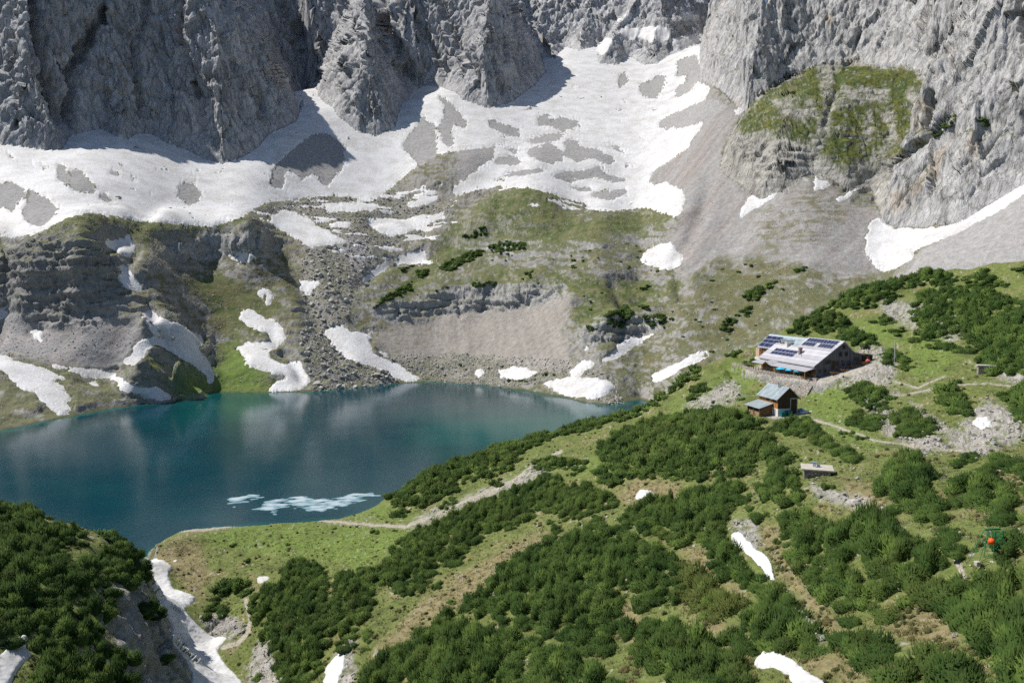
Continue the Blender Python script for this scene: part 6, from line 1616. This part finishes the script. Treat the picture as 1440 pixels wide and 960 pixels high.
# lean-to wood store on the lake side
lt = MB().prism([(-2.6, -0.5), (ex0 - .004, -0.5), (ex0 - .004, q(41.0)), (-2.6, q(40.1))], 2.4, 2.5).prism([(-2.6, -0.5), (ex0 - .004, -0.5), (ex0 - .004, q(41.0)), (-2.6, q(40.1))], 8.0, 8.1).build('lean_to_wall', M_BROWN, anx)
MB().slab((ex0 - 0.004, q(41.35)), (-3.1, q(40.25)), 1.9, 8.8, 0.1).build('lean_to_roof', M_TIN, anx)
for t in (2.6, 5.3, 7.9): MB().box(-2.72, -2.58, t - .07, t + .07, -0.4, q(40.22)).build('lean_to_post', M_OAK, anx)
fw = thing('firewood_stack', world_of(ANX_O, 5.2, -2.0, ANX_Z - 0.3), RZ, 'pale stack of split firewood under the lean-to of the lower hut', 'firewood')
g = np.random.default_rng(5); lg = MB()
for i in range(26):
    for j in range(6):
        yy, zz = -2.5 + i * 0.2 + g.normal(0, .015), 0.12 + j * 0.19 + g.normal(0, .01)
        lg.bar((-0.45 + g.normal(0, .03), yy, zz), (0.4, yy, zz), 0.10, 5)
lg.build('split_logs', M_LOG, fw)
# bins and the covered heap beside the lower hut
def bin_(loc, label):
    o = thing('waste_bin', loc, RZ, label, 'bin', 'turquoise bins by the lower hut')
    MB().add([(-.5, -.4, 0.1), (.5, -.4, 0.1), (.5, .4, 0.1), (-.5, .4, 0.1), (-.62, -.5, 1.15), (.62, -.5, 1.15), (.62, .5, 1.15), (-.62, .5, 1.15)], [(3, 2, 1, 0), (4, 5, 6, 7), (0, 1, 5, 4), (1, 2, 6, 5), (2, 3, 7, 6), (3, 0, 4, 7)]).build('bin_body', M_TEAL, o)
    MB().box(-.68, .68, -.55, .55, 1.153, 1.25).build('lid', M_TEAL, o, 0.03)
    for sx in (-.4, .4): MB().bar((sx, -0.35, 0.06), (sx, -0.25, 0.06), 0.07, 8).build('wheel', M_BLACK, o)
bin_(world_of(ANX_O, -0.75, 1.35, ANX_Z + 0.1), 'turquoise bin at the front corner of the lower hut')
bin_(world_of(ANX_O, -0.75, 2.85, ANX_Z + 0.25), 'turquoise bin between the other bin and the lower hut door')
hp = thing('covered_heap', world_of(ANX_O, -0.6, 7.2, ANX_Z + 0.75), RZ, 'heap of goods under crumpled white tarpaulin right of the lower hut', 'tarpaulin heap')
def crumple(cx, cy, sx, sy, h, seed, mm_, nm):
    g = np.random.default_rng(seed); n = 9; b = MB(); vs_ = []
    for i in range(n):
        for j in range(n):
            a, c = i / (n - 1) * 2 - 1, j / (n - 1) * 2 - 1
            zz = h * max(0, 1 - max(abs(a), abs(c)) ** 3) * g.uniform(0.65, 1.1) - 0.1
            vs_.append((cx + a * sx + g.normal(0, .05), cy + c * sy + g.normal(0, .05), zz))
    b.add(vs_, [(i * n + j, (i + 1) * n + j, (i + 1) * n + j + 1, i * n + j + 1) for i in range(n - 1) for j in range(n - 1)])
    return b.build(nm, mm_, hp)
crumple(0, 0, 1.2, 0.7, 0.7, 1, M_TARP, 'white_cover'); crumple(1.5, 0.3, 0.9, 0.6, 0.55, 2, M_TARP, 'loose_sheet'); crumple(-0.4, 1.3, 0.9, 0.6, 1.0, 3, M_BLUETARP, 'blue_cover')

# ------------------------------------------------------------------ stone platform
(pp,), _, _ = ground([1150], [671])
print('R platform', math.hypot(pp[0], pp[1]))
plat = thing('stone_platform', (pp[0], pp[1], pp[2] - 0.2), -0.33, 'square stone platform with a pale concrete slab on the meadow', 'platform')
MB().box(-1.75, 1.75, -0.1, 2.9, -0.6, 1.05).build('stone_base', M_RWALL, plat)
MB().box(-2.15, 2.15, -0.45, 3.2, 1.053, 1.28).build('concrete_slab', M_CONC, plat, 0.03)
cb = thing('control_box', (pp[0] + 0.1, pp[1] + 1.4, pp[2] - 0.2 + 1.282), -0.33, 'small white box with blue cover standing on the concrete slab', 'box')
MB().box(-0.25, 0.25, -0.2, 0.2, 0, 0.5).build('box_body', M_TARP, cb); MB().box(-0.3, 0.3, -0.25, 0.25, 0.503, 0.62).build('blue_cover', M_BLUETARP, cb); MB().box(0.35, 0.75, -0.15, 0.2, 0.0, 0.35).build('pump', M_BLUETARP, cb)

# ------------------------------------------------------------------ cableway mast with its orange ball
(m0,), _, _ = ground([1389], [788])
print('R mast', math.hypot(m0[0], m0[1]))
mast = thing('cableway_mast', tuple(m0), 0.15, 'green lattice trestle of a material cableway among the dwarf pines', 'mast')
Hm = 2.5
tops = [(0.35, -0.35), (1.05, -0.35), (1.05, 0.35), (0.35, 0.35)]
feet = [(0.15, -0.5), (1.25, -0.5), (1.25, 0.55), (0.15, 0.55)]
def lerp(a, b, t): return tuple(a[i] + (b[i] - a[i]) * t for i in range(len(a)))
for (fx, fy), (tx, ty) in zip(feet, tops): MB().bar((fx, fy, -0.2), (tx, ty, Hm), 0.035, 6).build('leg', M_GREEN, mast)
br_ = MB()
for k in range(5):
    a, b = k / 5, (k + 1) / 5
    for i in range(4):
        j = (i + 1) % 4
        pa, pb = lerp(feet[i] + (0.0,), tops[i] + (Hm,), a), lerp(feet[j] + (0.0,), tops[j] + (Hm,), b)
        pc = lerp(feet[j] + (0.0,), tops[j] + (Hm,), a)
        br_.bar(pa, pb, 0.018, 4); br_.bar(pa, pc, 0.016, 4)
br_.build('lattice_bracing', M_GREEN, mast)
st_ = MB()
for sy in (-0.25, 0.35):
    st_.bar((-1.15, sy * 1.6, -0.2), (-0.12, sy, Hm - 0.15), 0.03, 6)
    st_.bar((-0.12, sy, Hm - 0.15), (0.35, sy, Hm - 0.1), 0.03, 6)
st_.bar((-0.78, -0.3, 0.8), (-0.78, 0.45, 0.8), 0.02, 4).bar((-0.45, -0.28, 1.55), (-0.45, 0.4, 1.55), 0.02, 4)
st_.build('stay_frame', M_GREEN, mast)
MB().box(-0.3, 1.15, -0.06, 0.06, Hm + 0.005, Hm + 0.12).build('crossbeam', M_GREEN, mast)
for fx, fy in ((-1.2, -0.4), (0.1, -0.6), (1.3, 0.5)): MB().box(fx - .2, fx + .2, fy - .18, fy + .18, -0.3, 0.08).build('footing', M_CONC, mast, 0.03)
mrot = Matrix.Rotation(0.15, 3, 'Z')
def mw(p): v_ = mrot @ Vector(p); return Vector(m0) + v_
def cable(name, a, b, sag, rad, label, m_c):
    n = 28; b_ = MB(); ps = []
    for k in range(n + 1):
        t = k / n; p = Vector(a).lerp(Vector(b), t); p.z -= sag * 4 * t * (1 - t); ps.append(p)
    o0 = ps[0].copy(); ps = [p - o0 for p in ps]
    vs_, fs_ = [], []
    for p, d in zip(ps, [ps[1] - ps[0]] + [ps[k + 1] - ps[k - 1] for k in range(1, n)] + [ps[n] - ps[n - 1]]):
        d = d.normalized(); u = d.orthogonal().normalized(); w = d.cross(u)
        vs_ += [p + u * rad, p + w * rad, p - u * rad, p - w * rad]
    for k in range(n):
        for q_ in range(4): fs_.append((4 * k + q_, 4 * k + (q_ + 1) % 4, 4 * k + 4 + (q_ + 1) % 4, 4 * k + 4 + q_))
    o = b_.add(vs_, fs_).build(name, m_c, None, label=label, category='cable'); o.location = o0
    return o
far_end = Vector(world_of(HUT_O, -3, 12, 47.5))
cable('cable', mw((0.3, 0, Hm + 0.12)), far_end, 3.0, 0.013, 'thin steel cable rising from the green mast towards the upper hut', M_FRAME)
side_end = mw((16, -9, -2.0))
cable('cable', mw((1.1, 0, Hm + 0.12)), side_end, 0.3, 0.013, 'thin steel cable leaving the green mast towards the lower right', M_STEEL)
bl = bpy.data.meshes.new('warning_ball'); bm = bmesh.new(); bmesh.ops.create_uvsphere(bm, u_segments=28, v_segments=16, radius=0.27)
for f in bm.faces: f.smooth = True
bm.to_mesh(bl); bm.free(); bl.materials.append(M_ORANGE)
ball = thing('warning_ball', mw((-0.12, -0.55, 1.75)), 0, 'bright orange warning ball hanging at the green mast', 'warning ball')
link('ball', bl, ball)
MB().bar((0, 0, 0.3), (0, 0.2, 0.85), 0.02, 5).build('hanger', M_STEEL, ball)

# ------------------------------------------------------------------ flagpole, stone shelter
(f0,), _, _ = ground([1257.5], [513.5])
fp_ = thing('flagpole', tuple(f0), 0, 'thin flagpole on the gravel right of the upper hut', 'flagpole')
MB().bar((0, 0, -0.2), (0, 0, 6.2), 0.05, 8).build('pole', M_TARP, fp_)
fl_ = thing('flag', (f0[0], f0[1] - 0.02, f0[2] + 0.6), 0, 'long hanging white flag with a red lower end on the flagpole', 'flag')
def cloth(z0, z1, mm_, nm):
    b = MB(); n = 7; vs_ = []
    for k in range(n + 1):
        z_ = z0 + (z1 - z0) * k / n; wd = 0.36 - 0.22 * z_ / 5.0
        for j in range(4):
            s_ = j / 3
            vs_.append((0.06 + wd * s_, -0.05 * math.sin(3.0 * s_ * 3 + k * 0.6), z_))
    b.add(vs_, [(4 * k + j, 4 * k + j + 1, 4 * k + 5 + j, 4 * k + 4 + j) for k in range(n) for j in range(3)])
    return b.build(nm, mm_, fl_)
cloth(0.0, 1.1, M_RED, 'red_panel'); cloth(1.103, 5.0, M_TARP, 'white_panel')

(s0,), _, _ = ground([1387], [527])
ss = thing('stone_shelter', (s0[0], s0[1], s0[2] - 0.1), -0.35, 'tiny stone shelter with a dark metal door built into the gravel bank', 'shelter')
MB().box(-1.6, -0.55, 0, 1.6, -0.3, 1.7).box(0.55, 1.9, 0, 1.6, -0.3, 1.75).box(-0.55, 0.55, 0.4, 1.6, -0.3, 1.6).build('stone_wall', M_RWALL, ss, 0.05)
MB().box(-1.8, 2.0, -0.15, 1.9, 1.753, 2.0).build('roof_slab', M_CONC, ss, 0.04)
MB().box(-0.547, 0.547, 0.1, 0.16, -0.1, 1.7).build('door', M_STEEL, ss)

# ------------------------------------------------------------------ ice still floating on the lake
def ice(outline, label, seed, thr):
    p = poly(outline)
    az, t = ray(p[:, 0], p[:, 1]); r = -CAM_Z / t
    w = np.stack([np.sin(az) * r, np.cos(az) * r], 1)
    lo, hi = w.min(0), w.max(0); st = 0.28
    nx_, ny_ = int((hi[0] - lo[0]) / st) + 2, int((hi[1] - lo[1]) / st) + 2
    gx_, gy_ = np.meshgrid(lo[0] + np.arange(nx_) * st, lo[1] + np.arange(ny_) * st, indexing='ij')
    wx_, wy2 = gx_ + 1.3 * noise3(gx_ / 3, gy_ / 2, 0 * gx_, seed), gy_ + 1.0 * noise3(gx_ / 3, gy_ / 2, 0 * gx_ + 5, seed + 1)
    ins = inside(w, wx_.ravel(), wy2.ravel()).reshape(gx_.shape)
    d = np.full(gx_.shape, 1e9)
    for k in range(len(w)):
        A_, B_ = w[k], w[(k + 1) % len(w)]; ab = B_ - A_; tt = np.clip(((wx_ - A_[0]) * ab[0] + (wy2 - A_[1]) * ab[1]) / (ab @ ab + 1e-9), 0, 1)
        d = np.minimum(d, np.hypot(wx_ - A_[0] - tt * ab[0], wy2 - A_[1] - tt * ab[1]))
    f = fbm((gx_ + 0.5 * gy_) / 5.5, (gy_ - 0.3 * gx_) / 3.0, 0 * gx_, 4, seed + 3)
    val = f + 0.5 * smooth(0, 3, d) - thr
    val = np.where(ins, val, -1)
    zt = 0.012 + 0.09 * np.clip(val * 2.5, -0.4, 1)
    id_ = np.arange(nx_ * ny_).reshape(nx_, ny_)
    Q_ = np.stack([id_[:-1, :-1], id_[1:, :-1], id_[1:, 1:], id_[:-1, 1:]], -1).reshape(-1, 4)
    Q_ = Q_[(val.ravel()[Q_] > 0).any(1)]
    used, inv = np.unique(Q_, return_inverse=True)
    V_ = np.stack([gx_, gy_, zt], -1).reshape(-1, 3)[used]
    k_ = np.clip(val.ravel()[used] * 1.6, 0, 1)[:, None]
    cc = np.array((0.10, 0.22, 0.26)) * (1 - k_) + np.array((0.42, 0.49, 0.53)) * k_
    link('floating_ice', np_mesh('floating_ice', V_, inv.reshape(-1, 4), MAT_ICE, cc), label=label, category='ice sheet', group='rotten ice floating on the lake')
MAT_ICE = leaf_mat('rotten_ice', 0.4, 0.4)
ice("319,708 321,700 332,697 354,695 372,695 371,699 354,705 341,707 331,714", 'smaller grey white ice sheet floating on the lake', 171, 0.10)
ice("347,717 363,712 372,705 390,700 423,696 444,698 462,700 480,698 495,692 524,692 535,696 517,702 499,707 480,713 462,719 444,721 426,717 408,712 397,713 390,716 391,724 385,724 376,718 354,719", 'larger streaky ice sheet floating against the grassy near shore', 181, 0.16)
(w0,), _, _ = ground([797], [557])
